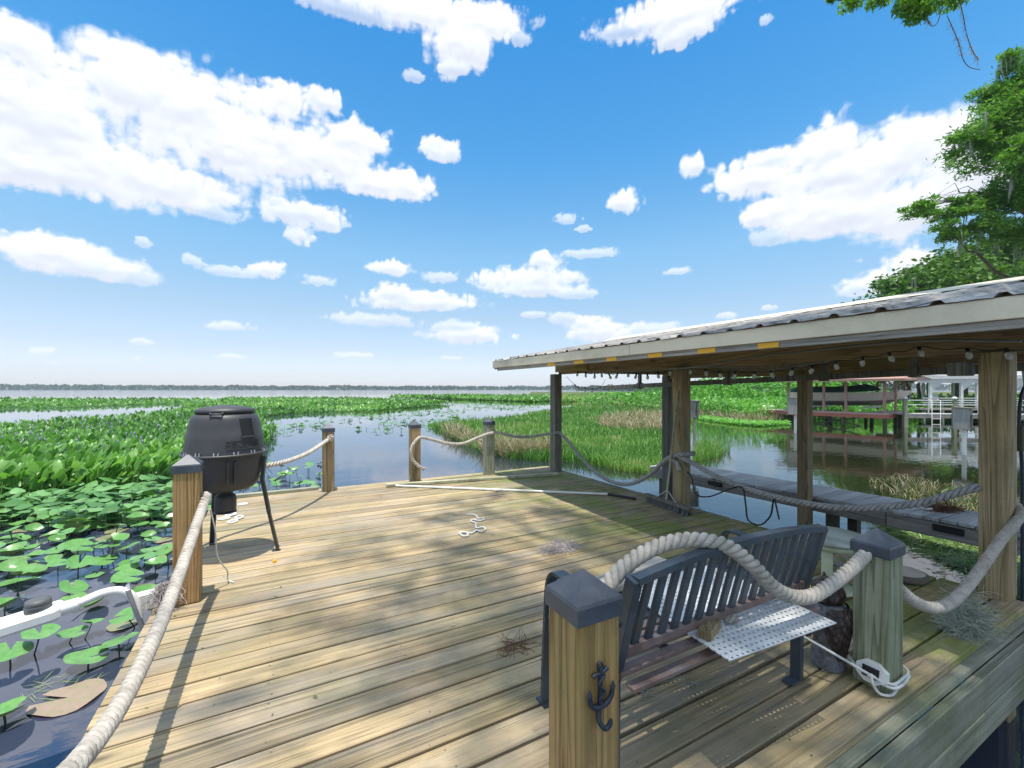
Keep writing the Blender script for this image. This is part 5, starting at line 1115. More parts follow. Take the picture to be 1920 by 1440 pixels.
# ------------------------------------------------------------------ lily pads
def padmesh(seed, red=False, cup=0.0, fold=0.0):
    rb = random.Random(seed); m = MB(); n = 22; vs = [(0, 0, 0.0)]; r2 = []
    for ringf in (0.5, 1.0):
        for k in range(n + 1):
            a = R(14) + (2 * math.pi - R(28)) * k / n; lobe = 1.0 + 0.05 * math.sin(a * 3 + seed) + rb.uniform(-0.02, 0.02)
            if k in (0, n): lobe *= 0.96
            r = ringf * lobe; z = cup * r * r + 0.035 * ringf * math.sin(a * 4 + seed * 1.7) * ringf + fold * abs(math.sin(a)) * r
            vs.append((r * math.cos(a), r * math.sin(a) * 0.92, z))
    fs = [(0, 1 + k, 2 + k) for k in range(n)] + [(1 + k, n + 2 + k, n + 3 + k, 2 + k) for k in range(n)]
    m.add(vs, fs, True); return m
def padmat(name, c1, c2, under, rough=0.28):
    m, t, b, out = newmat(name)
    tc = nd(t, 'ShaderNodeTexCoord'); sx = nd(t, 'ShaderNodeSeparateXYZ'); t.links.new(tc.outputs['Object'], sx.inputs[0])
    ang = math_(t, 'ARCTAN2', sx.outputs[1], sx.outputs[0]); ve = math_(t, 'ABSOLUTE', math_(t, 'SINE', math_(t, 'MULTIPLY', ang, 9.0)))
    vein = ramp(t, ve, [(0.0, 1.0), (0.12, 0.0)])
    n = noise(t, coords(t), 3.0, 5, 0.6); c = ramp(t, n, [(0.3, c1), (0.7, c2)])
    c = mixc(t, math_(t, 'MULTIPLY', vein, 0.30), c, tuple(min(1, x * 1.7) for x in c2))
    oi = nd(t, 'ShaderNodeObjectInfo'); c = mixc(t, math_(t, 'MULTIPLY', oi.outputs['Random'], 0.45), c, (0.10, 0.30, 0.06))
    ln = nd(t, 'ShaderNodeVectorMath', operation='LENGTH'); t.links.new(tc.outputs['Object'], ln.inputs[0])
    ed = ramp(t, math_(t, 'ADD', ln.outputs['Value'], math_(t, 'MULTIPLY', noise(t, coords(t), 4.0, 4, 0.6), 0.35)), [(1.02, 0.0), (1.18, 1.0)]) if False else ramp(t, math_(t, 'MULTIPLY', math_(t, 'ADD', ln.outputs['Value'], math_(t, 'MULTIPLY', noise(t, coords(t), 4.0, 4, 0.6), 0.5)), 0.6), [(0.74, 0.0), (0.84, 1.0)])
    c = mixc(t, math_(t, 'MULTIPLY', ed, 0.8), c, (0.26, 0.22, 0.08))
    sp_ = ramp(t, noise(t, coords(t), 7.0, 3, 0.6), [(0.66, 0.0), (0.72, 1.0)]); c = mixc(t, math_(t, 'MULTIPLY', sp_, 0.6), c, (0.20, 0.13, 0.05))
    gm = nd(t, 'ShaderNodeNewGeometry'); c = mixc(t, gm.outputs['Backfacing'], c, under)
    t.links.new(c, b.inputs['Base Color']); b.inputs['Roughness'].default_value = rough
    tr = nd(t, 'ShaderNodeBsdfTranslucent'); t.links.new(c, tr.inputs[0]); mx = nd(t, 'ShaderNodeMixShader'); mx.inputs[0].default_value = 0.18
    t.links.new(b.outputs[0], mx.inputs[1]); t.links.new(tr.outputs[0], mx.inputs[2]); t.links.new(mx.outputs[0], out.inputs[0]); return m
PM = padmat('lily_pad_green', (0.11, 0.29, 0.07), (0.21, 0.43, 0.14), (0.10, 0.16, 0.05)); PR = padmat('lily_pad_red', (0.45, 0.30, 0.26), (0.33, 0.30, 0.17), (0.36, 0.20, 0.17))
pads = [padmesh(i, cup=[0.0, 0.12, 0.25, 0.05, 0.3][i % 5], fold=[0, 0, 0.12, 0, 0.3][i % 5]).mesh('lily_pad', PM) for i in range(10)]
padr = [padmesh(20 + i).mesh('lily_pad', PR) for i in range(3)]
stalk = plain('lily_stalk', (0.05, 0.08, 0.03), 0.5, var=0.3, bumps=0)
def lily(p, rad, rz, lift, tilt, red, label, group='lily pads left of the deck', stalky=True):
    me = random.choice(padr if red else pads)
    o = link('lily_pad', me, None, (p[0], p[1], WATER + 0.012 + lift), (tilt * math.cos(rz * 3.1), tilt * math.sin(rz * 2.3), rz)); o.scale = (rad,) * 3
    tag(o, label, 'lily pad', group)
    if stalky and lift > 0.03:
        h = lift / rad; b = random.uniform(-0.4, 0.4)
        link('stalk', MB().tube([(0, 0, -0.01), (b * 0.3, b * 0.1, -h * 0.55), (b, b * 0.4, -h - 0.25)], 0.045, 5, cap=False).mesh('stalk', stalk), o)
    return o
special = [((165, 1236), 0.135, 0.4, 0.05, 0.22, 0, 'large single pale lily pad close to the deck edge, standing alone'), ((128, 1311), 0.20, 2.8, 0.0, 0.0, 1, 'large reddish lily pad lying flat near the bottom left'),
           ((222, 1203), 0.13, 1.2, 0.10, 0.25, 0, 'folded bright lily pad touching the deck edge'), ((172, 1172), 0.085, 5.2, 0.10, 0.30, 0, 'small heart shaped lily pad with its notch up, below the white lamp arm'), ((138, 1190), 0.10, 0.3, 0.06, 0.12, 0, 'flat lily pad left of the heart shaped one'),
           ((238, 1155), 0.115, 3.0, 0.13, 0.2, 0, 'lily pad on a dark stalk shading a red leaf'), ((232, 1172), 0.12, 0.8, 0.0, 0.0, 1, 'red brown lily pad half hidden under a green one by the deck'), ((75, 1190), 0.12, 2.0, 0.16, 0.1, 0, 'lily pad held up on a dark stalk below the lamp head'),
           ((8, 1345), 0.14, 0.9, 0.04, 0.15, 0, 'lily pad cut by the left frame edge near the bottom'), ((20, 1222), 0.13, 1.9, 0.10, 0.15, 0, 'ragged lily pad at the left frame edge below the lamp head'), ((10, 1140), 0.13, 1.2, 0.05, 0.1, 0, 'lily pad right behind the lamp head at the left frame edge')]
for (px, rad, rz, lift, tilt, red, lab) in special: lily(W(px[0], px[1], WATER + lift), rad, rz, lift, tilt, red, lab)
rb = random.Random(21); placed = [W(s[0][0], s[0][1], WATER) for s in special]; cnt = 0
DECKX = DX0 - 0.02
for trial in range(6000):
    if cnt >= 235: break
    px, py = rb.uniform(-60, 420), 925 + 260 * rb.random() ** 1.35
    if py > 1130 and px > 230: continue
    p = W(px, py, WATER)
    if p.x > DECKX - 0.12 and p.y < DY1 + 0.2: continue
    dense = np.interp(py, [925, 1020, 1090, 1190], [0.07, 0.10, 0.17, 0.34])
    if any((p - q).length < dense for q in placed): continue
    placed.append(p); cnt += 1; near_ = py > 1060
    red = rb.random() < 0.07; lift = 0.0 if red else rb.choice([0.0, 0.01, 0.04, 0.08, 0.13, 0.18] if py < 1060 else [0.0, 0.0, 0.015, 0.06, 0.12])
    lily(p, rb.uniform(0.085, 0.15), rb.uniform(0, 6.28), lift, rb.uniform(0.05, 0.45) if lift > 0.02 else 0.0, red,
         'reddish lily pad floating left of the deck' if red else (('lily pad raised on its stalk in the open water left of the deck' if near_ else 'lily pad raised on its stalk in the crowded bed below the tall weeds') if lift > 0.03 else ('green lily pad lying flat on the open water left of the deck' if near_ else 'green lily pad lying flat in the crowded bed below the tall weeds')), stalky=True)
pz, dz_ = sample_px([(-900, 1080), (-300, 1020), (0, 985), (160, 1000), (300, 985), (330, 960), (330, 915), (250, 925), (0, 950), (-900, 985)], 1300, 0.3)
pr = RNG.uniform(0.16, 0.30, 1300)
stuff('lily_bed', [broadleaves(pz, RNG.uniform(0.05, 0.32, 1300), pr, pr * 0.85, RNG.uniform(0, 6.28, 1300), RNG.uniform(0.8, 1.55, 1300), RNG.uniform(0.1, 1.0, 1300))], G['pad'], 'crowded round leaves where the lily pads meet the tall weed bed', 'water plants')
# scattered pads further out: behind the feeder and toward the middle of the lake
for trial in range(48):
    px, py = rb.uniform(440, 606), rb.uniform(868, 915); p = W(px, py, WATER)
    if p.x < 3.3 and p.y < DY1 + 0.12: continue
    lift = rb.choice([0.03, 0.1, 0.18, 0.25]); lily(W(px, py, WATER + lift), rb.uniform(0.07, 0.12), rb.uniform(0, 6.28), lift, rb.uniform(0.1, 0.5), False, 'small lily pad behind the feeder near the first far post', 'lily pads behind the feeder')
p1, d1 = sample_px([(500, 838), (520, 815), (620, 812), (640, 800), (700, 812), (770, 810), (850, 800), (860, 790), (900, 775), (950, 770), (900, 764), (820, 768), (700, 775), (560, 790), (505, 800)], 520, 0.1)
s1 = RNG.uniform(0.12, 0.28, 520) * np.clip(d1 / 16, 0.9, 2.0); msk = fbm(p1[:, 0] * 0.5, p1[:, 1] * 0.5, 31, 3) > 0.47; p1, s1 = p1[msk], s1[msk]
stuff('scattered_pads', [broadleaves(p1, RNG.uniform(0.0, 0.16, len(p1)), s1, s1 * 0.7, RNG.uniform(0, 6.28, len(p1)), RNG.uniform(0.9, 1.6, len(p1)), RNG.random(len(p1)), 1)], G['pad'], 'scattered small leaves floating on the open water', 'water plants')
p2, d2 = sample_px([(820, 760), (980, 770), (1020, 762), (960, 757), (860, 755)], 260, 0.2); s2 = RNG.uniform(0.2, 0.4, 260)
stuff('scattered_pads', [broadleaves(p2, RNG.uniform(0.0, 0.12, 260), s2, s2 * 0.7, RNG.uniform(0, 6.28, 260), RNG.uniform(0.9, 1.6, 260), RNG.random(260), 1)], G['pad'], 'sprinkle of distant leaves on the water left of the corner post', 'water plants')
# floating stems under the lamp and leaf litter on the dark water at bottom right
p3, d3 = sample_px([(15, 1330), (60, 1270), (190, 1255), (200, 1275), (60, 1345)], 50, 0.0); p3[:, 2] += 0.006
stuff('floating_stems', [leafquads(p3, RNG.uniform(0.06, 0.22, 50), RNG.uniform(0.5, 1, 50), 0.03, up=1.0)], G['algae'], 'thin floating weed stems above the large reddish pad', 'water plants', smooth=False)
p4 = np.stack([RNG.uniform(2.5, 6.2, 700), RNG.uniform(-1.6, 0.75, 700), np.full(700, WATER + 0.006)], 1)
stuff('floating_litter', [leafquads(p4, RNG.uniform(0.015, 0.05, 700), RNG.random(700), 0.4, up=1.0)], G['drygrass'], 'bits of leaf litter floating beside the deck at bottom right', 'litter', smooth=False)
pw = thing('water_plant', 'leafy green plant in the water under the right corner of the deck', 'plant', (2.55, 0.25, WATER))
pv = np.zeros((26, 3)); pv[:, :2] = RNG.normal(0, 0.05, (26, 2)); v_, f_, r_ = blades(pv, RNG.uniform(0.15, 0.34, 26), np.full(26, 0.028), RNG.uniform(0.3, 1.1, 26), RNG.uniform(0, 6.28, 26), RNG.random(26))
link('leaves', mesh_np('leaves', v_, f_, G['weed'], {'rnd': r_}, True), pw)

pl = np.stack([RNG.uniform(DX0 + 0.05, DX1 - 0.05, 260), RNG.uniform(DY0 + 0.02, DY1 - 0.1, 260), np.full(260, 0.0065)], 1)
stuff('deck_litter', [leafquads(pl, RNG.uniform(0.006, 0.028, 260) * RNG.choice([1, 1, 1.6], 260), RNG.random(260), 0.35, up=1.0)], G['drygrass'], 'tiny dry leaf bits scattered over the deck boards', 'litter', smooth=False)
# ------------------------------------------------------------------ neighbour's red dock, boat, railings, white pavilion, nest boxes
NB = RD(20.4, 23.7); NA = (RD(16.4, 28.9) - NB).normalized(); NP = Vector((-NA.y, NA.x, 0)); NP = NP if (NP.dot(RD(1, 0.8)) > 0) else -NP
nrz = math.atan2(NA.y, NA.x)
nd_ = thing('red_boat_dock', 'neighbouring red brown dock with a low roof over a boat lift', 'dock', NB, nrz)      # local x = along the front (leftwards), local y = back or front
sy = 1 if (Matrix.Rotation(nrz, 3, 'Z') @ Vector((0, 1, 0))).dot(NP) > 0 else -1
def nbox(name, a, b, z, la, lb, lz, mat, parent=None): return MB().box((a, sy * b, z), (la, lb, lz), bev=0.01 if min(la, lb, lz) > 0.05 else 0).build(name, M[mat], parent or nd_)
LF = 6.6
nbox('front_deck', LF / 2, 0.75, -0.03, LF, 1.5, 0.05, 'redtop'); nbox('side_deck', 0.6, 3.2, -0.034, 1.2, 3.3, 0.05, 'redtop')
nbox('fascia', LF / 2, -0.02, -0.16, LF + 0.06, 0.05, 0.22, 'redwood'); nbox('fascia', -0.02, 2.4, -0.16, 0.05, 4.9, 0.22, 'redwood'); nbox('fascia', LF + 0.02, 0.75, -0.16, 0.05, 1.5, 0.22, 'redwood')
for a, b in ((0.12, 0.1), (2.0, 0.12), (3.9, 0.1), (5.6, 0.12), (6.4, 0.1), (0.12, 2.4), (0.12, 4.6), (2.2, 5.4), (4.4, 5.4), (6.4, 5.4), (6.4, 1.4), (3.0, 1.4), (1.4, 3.2)):
    nbox('piling', a, b, -1.0, 0.16, 0.16, 1.6, 'pile')
for a, b in ((0.15, 0.2), (1.9, 0.2), (3.0, 0.25), (4.9, 0.2), (0.15, 2.6), (0.2, 5.0), (1.6, 5.4), (3.4, 5.4), (5.0, 5.4)): nbox('roof_post', a, b, 0.88, 0.12, 0.12, 1.78, 'redpost')
m = MB(); z0 = 1.78
m.add([(-0.8, -sy * 0.6, z0), (5.4, -sy * 0.6, z0), (5.4, sy * 6.2, z0 + 0.1), (-0.8, sy * 6.2, z0 + 0.1), (-0.8, -sy * 0.6, z0 + 0.13), (5.4, -sy * 0.6, z0 + 0.13), (5.0, sy * 2.8, z0 + 0.55), (-0.4, sy * 2.8, z0 + 0.55), (5.4, sy * 6.2, z0 + 0.22), (-0.8, sy * 6.2, z0 + 0.22)],
      [(0, 1, 2, 3), (0, 4, 5, 1), (4, 7, 6, 5), (7, 9, 8, 6), (0, 3, 9, 7, 4), (1, 5, 6, 8, 2), (3, 2, 8, 9)])
m.build('roof', M['redpost'], nd_)
for s in (1.1, -1.1): MB().bar((2.3 - s, sy * 0.2, -0.75), (2.3 + s, sy * 0.2, -0.25), 0.05, 0.08).build('cross_brace', M['pile'], nd_)
for a in (5.9, 6.35): MB().lathe([(0.05, 0), (0.05, 0.16), (0.12, 0.18), (0.12, 0.23), (0.02, 0.28)], n=10).build('deck_light', M['white'], nd_, (a, sy * 0.2, 0))
# boat on the lift, bow toward the right
bt = thing('motor_boat', 'cream motor boat with a green canvas cover on the lift', 'boat', NB + NA * 2.6 + NP * 3.2, nrz)
def hull(zs, mat, name, par):
    m = MB(); n = 14; rows = []
    for (z, wd, lf, lb) in zs:
        row = []
        for i in range(n + 1):
            t = i / n; x = 3.0 * lb - (3.0 * lb + 3.1 * lf) * t; w_2 = wd * (1 - max(0, (t - 0.45) / 0.55) ** 2.2) ; row.append((x, w_2, z + 0.16 * max(0, t - 0.5) ** 2 * 4 * (0.4 if z < 0.4 else 1)))
        rows.append(row)
    vs = []; 
    for row in rows: vs += [(x, w_, z) for x, w_, z in row] + [(x, -w_, z) for x, w_, z in row]
    k = 2 * (n + 1); fs = []
    for j in range(len(rows) - 1):
        for i in range(n):
            fs.append((j * k + i, j * k + i + 1, (j + 1) * k + i + 1, (j + 1) * k + i)); b = n + 1
            fs.append((j * k + b + i + 1, j * k + b + i, (j + 1) * k + b + i, (j + 1) * k + b + i + 1))
        fs.append((j * k, (j + 1) * k, (j + 1) * k + n + 1, j * k + n + 1))
    m.add(vs, fs, True); t_ = len(rows) - 1
    m.add([rows[-1][i] for i in range(n + 1)] + [(x, -w_, z) for x, w_, z in rows[-1]], [(i, i + 1, n + 2 + i, n + 1 + i) for i in range(n)])
    return m.build(name, M[mat], par)
hull([(0.30, 0.10, 0.55, 0.95), (0.42, 0.72, 0.72, 0.98), (0.60, 0.95, 0.84, 1.0)], 'hull_dark', 'hull_bottom', bt)
hull([(0.60, 0.96, 0.845, 1.0), (0.80, 1.02, 0.93, 1.0), (1.12, 1.08, 1.0, 1.0)], 'hull', 'hull_side', bt)
hull([(1.13, 1.06, 0.55, 0.98), (1.36, 0.95, 0.45, 0.95), (1.50, 0.55, 0.30, 0.85)], 'canvas', 'canvas_cover', bt)
MB().bar((0, -1.2, 0.62), (0, -1.2, 0.70), 0.05, 0.05).tube([(-0.2, sy * -1.06, 0.2), (-0.2, sy * -1.08, 1.6)], 0.03, 8).build('guide_pole', M['steel'], bt)
for a in (-1.2, 1.4): MB().bar((a, -1.7, 0.24), (a, 1.7, 0.24), 0.14, 0.12).build('lift_cradle', M['steel'], bt)
# walkway with white railings
vA, vB = RD(21.4, 23.9), RD(33.5, 22.0); vd = (vB - vA).normalized(); vl = (vB - vA).length
nw = thing('railed_walkway', 'neighbouring walkway with white rails and round capped posts', 'walkway', vA, math.atan2(vd.y, vd.x))
MB().box((vl / 2, 0.6, -0.04), (vl, 1.3, 0.06)).build('deck_planks', M['walk'], nw); MB().box((vl / 2, -0.07, -0.15), (vl, 0.04, 0.17)).build('fascia', M['walkside'], nw)
for i, a in enumerate((0.05, 2.4, 4.75, 7.1, 9.45, 11.8)):
    o = MB().box((a, -0.14, -0.25), (0.17, 0.17, 2.15), bev=0.01).build('rail_post', M['post_green'], nw); MB().lathe([(0.11, 0), (0.115, 0.04), (0.08, 0.09), (0.01, 0.11)], n=12).build('cap', M['white'], o, (a, -0.14, 0.825))
for a in np.arange(1.2, 11.8, 2.35): MB().box((a, -0.1, 0.38), (0.05, 0.05, 0.80)).build('baluster', M['white'], nw)
for z in (0.74, 0.50): MB().bar((0, -0.14, z), (vl, -0.14, z), 0.05, 0.05).build('rail', M['white'], nw)
for a in (0.6, 3.4, 6.2, 9.0): MB().box((a, 1.1, -1.0), (0.14, 0.14, 1.8)).build('piling', M['pile'], nw)
# ladder with white sides
ld = thing('dock_ladder', 'white swim ladder at the end of the railed walkway', 'ladder', atD(1747, 790, 23.6), math.atan2(vd.y, vd.x))
for s in (-0.2, 0.2): MB().tube([(s, -0.3, -1.0), (s, -0.3, 0.72), (s, -0.1, 0.78)], 0.016, 8).build('side_rail', M['white'], ld)
for z in (-0.55, -0.25, 0.05): MB().tube([(-0.2, -0.3, z), (0.2, -0.3, z)], 0.013, 6).build('rung', M['white'], ld)
ld.location.z = 0
# white pavilion
pvl = thing('white_pavilion', 'white waterside pavilion with a pale flat roof', 'pavilion', RD(31.0, 33.0, 0), math.atan2(vd.y, vd.x))
MB().box((4.2, 2.0, 2.22), (10.4, 6.0, 0.34), bev=0.03).build('roof', M['white'], pvl); MB().box((4.2, -0.85, 1.92), (10.0, 0.10, 0.26)).build('header', M['white'], pvl)
for a in (0.0, 2.0, 3.0, 5.2, 7.4):
    MB().box((a, -0.85, 0.9), (0.16, 0.16, 1.9)).build('column', M['white'], pvl); MB().box((a, 4.2, 0.9), (0.16, 0.16, 1.9)).build('column', M['white'], pvl)
    m = MB(); m.add([(a, -0.80, 1.8), (a + 0.75, -0.80, 1.8), (a, -0.80, 1.15), (a, -0.90, 1.8), (a + 0.75, -0.90, 1.8), (a, -0.90, 1.15)], [(0, 1, 2), (3, 5, 4), (1, 4, 5, 2)]); m.build('bracket', M['white'], pvl)
MB().box((4.2, 1.8, -0.12), (10.4, 6.2, 0.14)).build('floor', M['board_grey'], pvl)
for z in (0.35, 0.68): MB().bar((-0.6, -1.0, z), (9.2, -1.0, z), 0.06, 0.06).build('rail', M['white'], pvl)
for a in np.arange(-0.5, 9.2, 1.2): MB().box((a, -1.0, -0.5), (0.12, 0.12, 0.8)).build('footing', M['white'], pvl)
for i, a in enumerate((1.2, 4.2)):
    c = thing('porch_chair', ['white chair under the pavilion roof, left one', 'white chair under the pavilion roof, right one'][i], 'chair', pvl.location + Matrix.Rotation(pvl.rotation_euler.z, 3, 'Z') @ Vector((a, 0.2, -0.05)), pvl.rotation_euler.z, 'pavilion chairs')
    MB().box((0, 0, 0.42), (0.5, 0.5, 0.05)).build('seat', M['white'], c); MB().box((0, 0.25, 0.75), (0.5, 0.04, 0.6)).build('backrest', M['white'], c)
    for x in (-0.22, 0.22):
        for y in (-0.22, 0.22): MB().box((x, y, 0.2), (0.05, 0.05, 0.4)).build('leg', M['white'], c)
# nest boxes on white poles
def nest(px, d, ytop, ybot, wpx, label, ywl, rz=0.5, pole='white'):
    o = RD((px - 960) / FPX * d, d, WATER); t = thing('nest_box', label, 'nest box', o, rz - TH, 'wooden nest boxes on poles')
    zt = CAMZ - (ytop - YH) / FPX * d - WATER; zb = CAMZ - (ybot - YH) / FPX * d - WATER; w = wpx / FPX * d / 1.3
    MB().box((0, 0, (zt + zb) / 2), (w, w, zt - zb), bev=0.008).build('box', M['box_grey'], t); MB().box((0, -0.03, zt + 0.012), (w * 1.15, w * 1.25, 0.025), Matrix.Rotation(0.06, 3, 'X')).build('lid', M['grey_post'], t)
    MB().box((0, -w / 2 - 0.02, zb + 0.22), (0.06, 0.04, 0.5)).build('backing_strip', M['grey_post'], t)
    MB().tube([(0, -w * 0.1, -0.8), (0, -w * 0.1, zb)], 0.058 if pole == 'white' else 0.045, 12).build('pole', M['pvc'] if pole == 'white' else M['strip'], t)
    return t
nest(1805, 14.0, 765, 805, 28, 'grey wooden nest box on a white pole in the water beside the big right post', 853)
nest(1489, 20.9, 746, 777, 24, 'grey nest box on a white pole left of the boat', 812, rz=0.9)
nest(1301, 14.2, 752, 783, 17, 'weathered nest box on a pole half hidden by the middle post', 851, pole='wood')
# black hooked bracket pole at the right frame edge
sh = thing('shepherd_hook', 'black metal hook pole at the right frame edge beside the big post', 'hook pole', (4.55, 0.98, -0.9))
MB().tube(spline([(0.02, 0, 0), (0.03, 0.0, 1.0), (0.02, 0.0, 1.7), (-0.04, 0.0, 2.0), (0.0, 0.0, 2.2), (0.12, 0, 2.3)], 6), 0.010, 8).build('rod', M['iron'], sh)

# ------------------------------------------------------------------ trees
def limb(m, p, q, r0, r1, rb, n=6, wob=0.12):
    p, q = Vector(p), Vector(q); L_ = (q - p).length; pts = []
    for i in range(n + 1):
        t = i / n; j = Vector((rb.uniform(-1, 1), rb.uniform(-1, 1), rb.uniform(-1, 1))) * wob * L_ * 0.12 * math.sin(math.pi * t); pts.append(p.lerp(q, t) + j + Vector((0, 0, 0.08 * L_ * math.sin(math.pi * t))))
    m.tube(pts, [r0 + (r1 - r0) * i / n for i in range(n + 1)], 7)
    return pts
def tree(name, label, base, height, trunk_r, clumps, nleaf, leaf, mat, asp=0.5, droop=0.0, moss=0, fringe=0.35, group=None, trunk_top=None, seed=1, mossz=None):
    """trunk and limbs reach every clump; leaves fill each clump's shell with gaps between sub-clumps"""
    rb = random.Random(seed); base = Vector(base); t = thing(name, label, 'tree', base, 0, group)
    top = Vector(trunk_top) if trunk_top else base + Vector((0, 0, height * 0.85)); m = MB()
    tr_pts = limb(m, Vector((0, 0, -0.4)), top - base, trunk_r, trunk_r * 0.25, rb, 10, 0.25)
    allp = []
    vol = [c[3] * c[4] * c[3] for c in clumps]; vs = sum(v ** 0.72 for v in vol)
    for c, v in zip(clumps, vol):
        cc = Vector(c[:3]); k = min(range(len(tr_pts)), key=lambda i: (tr_pts[i] + base - cc).length + max(0, (tr_pts[i] + base - cc).z) * 1.5)
        pts = limb(m, tr_pts[k], cc - base, max(0.03, trunk_r * 0.22), 0.02, rb, 6, 0.5)
        n = int(nleaf * v ** 0.72 / vs); ns = max(5, int(n / 70))
        u = RNG.normal(size=(ns, 3)); u /= np.linalg.norm(u, axis=1)[:, None]; u *= (RNG.random(ns) ** 0.45)[:, None]
        sub = u * np.array([c[3], c[3], c[4]]) + np.array(cc)
        for j in range(min(ns, 10 if nleaf > 10000 else 3)): limb(m, pts[rb.randint(3, 6)], Vector(sub[j]) - base, 0.022, 0.006, rb, 3, 0.5)
        ids = RNG.integers(0, ns, n); sr = min(c[3], c[4] * 1.4) * fringe
        g = RNG.normal(size=(n, 3)) * sr * np.array([0.75, 0.75, 0.42]); g[:, 2] -= droop * 0.35 * np.abs(RNG.normal(size=n)) * sr
        allp.append(sub[ids] + g)
    P = np.concatenate(allp); tilt = clump3(P, 0.9 / max(0.3, clumps[0][3] * 0.4), seed)
    v_, f_, r_ = leafquads(P - np.array(base), leaf * RNG.uniform(0.6, 1.35, len(P)), tilt, asp, droop)
    m.build('trunk', M['bark'], t); link('crown', mesh_np('crown', v_, f_, G[mat], {'rnd': r_}), t)
    if moss:
        mm = MB(); low = P[RNG.integers(0, len(P), moss)]
        for q in low:
            a = Vector(q) - base; ln = rb.uniform(0.4, 1.6) * (mossz or 1.0); k = Vector((rb.uniform(-0.1, 0.1), rb.uniform(-0.1, 0.1), 0))
            for j in range(5):
                o = Vector((rb.uniform(-0.09, 0.09), rb.uniform(-0.09, 0.09), 0)) * (mossz or 1.0); pts = [a + o, a + o * 1.6 + Vector((0, 0, -ln * 0.5)), a + o * 0.7 + k + Vector((0, 0, -ln * rb.uniform(0.7, 1.1)))]
                mm.tube(pts, [0.016 * (mossz or 1), 0.02 * (mossz or 1), 0.004], 3, cap=False, smooth=False)
        mm.build('moss', M['moss'], t)['kind'] = 'stuff'
    return t
def C(px, py, d, rpx, rpy): p = atD(px, py, d); return (p.x, p.y, p.z, rpx / FPX * d, rpy / FPX * d)
# big cypress at the right
cd = 24.0
cyp = [C(1900, 120, cd, 28, 30), C(1915, 175, cd, 45, 40), C(1858, 178, cd + 1, 32, 30), C(1875, 225, cd, 50, 38), C(1815, 262, cd, 34, 32), C(1850, 290, cd + 1, 52, 30), C(1905, 300, cd - 1, 45, 45),
       C(1895, 370, cd, 45, 34), C(1850, 375, cd + 1, 40, 22), C(1790, 392, cd, 40, 20), C(1735, 388, cd - 0.5, 34, 18), C(1775, 432, cd, 28, 24), C(1845, 425, cd, 42, 24), C(1905, 430, cd, 40, 30),
       C(1960, 200, cd, 60, 60), C(1990, 320, cd, 70, 60), C(2020, 440, cd, 70, 50), C(2070, 220, cd, 80, 90)]
tree('cypress_tree', 'tall feathery green cypress at the right edge of the picture', RD(32.5, 27.0, -0.3), 25, 0.55, cyp, 70000, 0.27, 'cypress', 0.26, 0.35, moss=60, trunk_top=RD(31.5, 26.0, 20), seed=3, fringe=0.27)
# live oak and companions behind the red dock
od = 44.0
oak = [C(1700, 545, od, 45, 30), C(1745, 520, od, 48, 28), C(1800, 495, od, 60, 30), C(1860, 482, od, 60, 30), C(1920, 480, od, 60, 34), C(1780, 545, od - 2, 75, 45), C(1870, 540, od - 3, 80, 50), C(1690, 600, od, 70, 50), C(1800, 610, od - 3, 90, 55), C(1920, 600, od - 2, 90, 60), C(2000, 520, od, 90, 60)]
tree('live_oak', 'broad round live oak hung with grey moss above the shelter roof', RD(47, 45.5, 0), 13, 0.6, oak, 52000, 0.46, 'oak', 0.55, 0.1, moss=110, mossz=1.7, trunk_top=RD(46, 45, 9), seed=5, fringe=0.36)
oak2 = [C(1590, 640, 47, 50, 40), C(1640, 615, 48, 55, 40), C(1560, 675, 46, 45, 30), C(1610, 690, 45, 60, 30), C(1660, 670, 46, 50, 36)]
tree('live_oak', 'smaller green tree behind the red roof, mostly hidden by the shelter', RD(36, 47, 0), 8, 0.35, oak2, 16000, 0.40, 'oak', 0.55, 0.1, moss=30, mossz=1.5, trunk_top=RD(36, 47, 5.5), seed=6)
oak3 = [C(1500, 690, 52, 40, 26), C(1540, 670, 54, 40, 30), C(1465, 706, 52, 30, 16)]
tree('live_oak', 'low green tree at the left end of the bank behind the nest box', RD(34, 54, 0), 5, 0.25, oak3, 8000, 0.40, 'oak', 0.55, 0.1, trunk_top=RD(34, 54, 3.5), seed=7)
for i, (px, d, h) in enumerate(((1700, 36, 5), (1722, 38, 6), (1738, 35, 5.5), (1795, 41, 6), (1850, 40, 6))):
    cl = [C(px + 6, 690, d, 30, 16), C(px - 10, 705, d, 22, 10)]
    tree('shore_tree', ['slim tree trunk on the bank right of the boat', 'second slim trunk right of the boat', 'leaning trunk between boat and pavilion', 'dark trunk behind the pavilion, left', 'dark trunk behind the pavilion, right'][i], RD((px - 960) / FPX * d, d, -0.2), h, 0.16, cl, 2200, 0.30, 'oak', 0.55, trunk_top=RD((px - 955) / FPX * d, d, h * 0.9), seed=40 + i, group='slim shore trees')
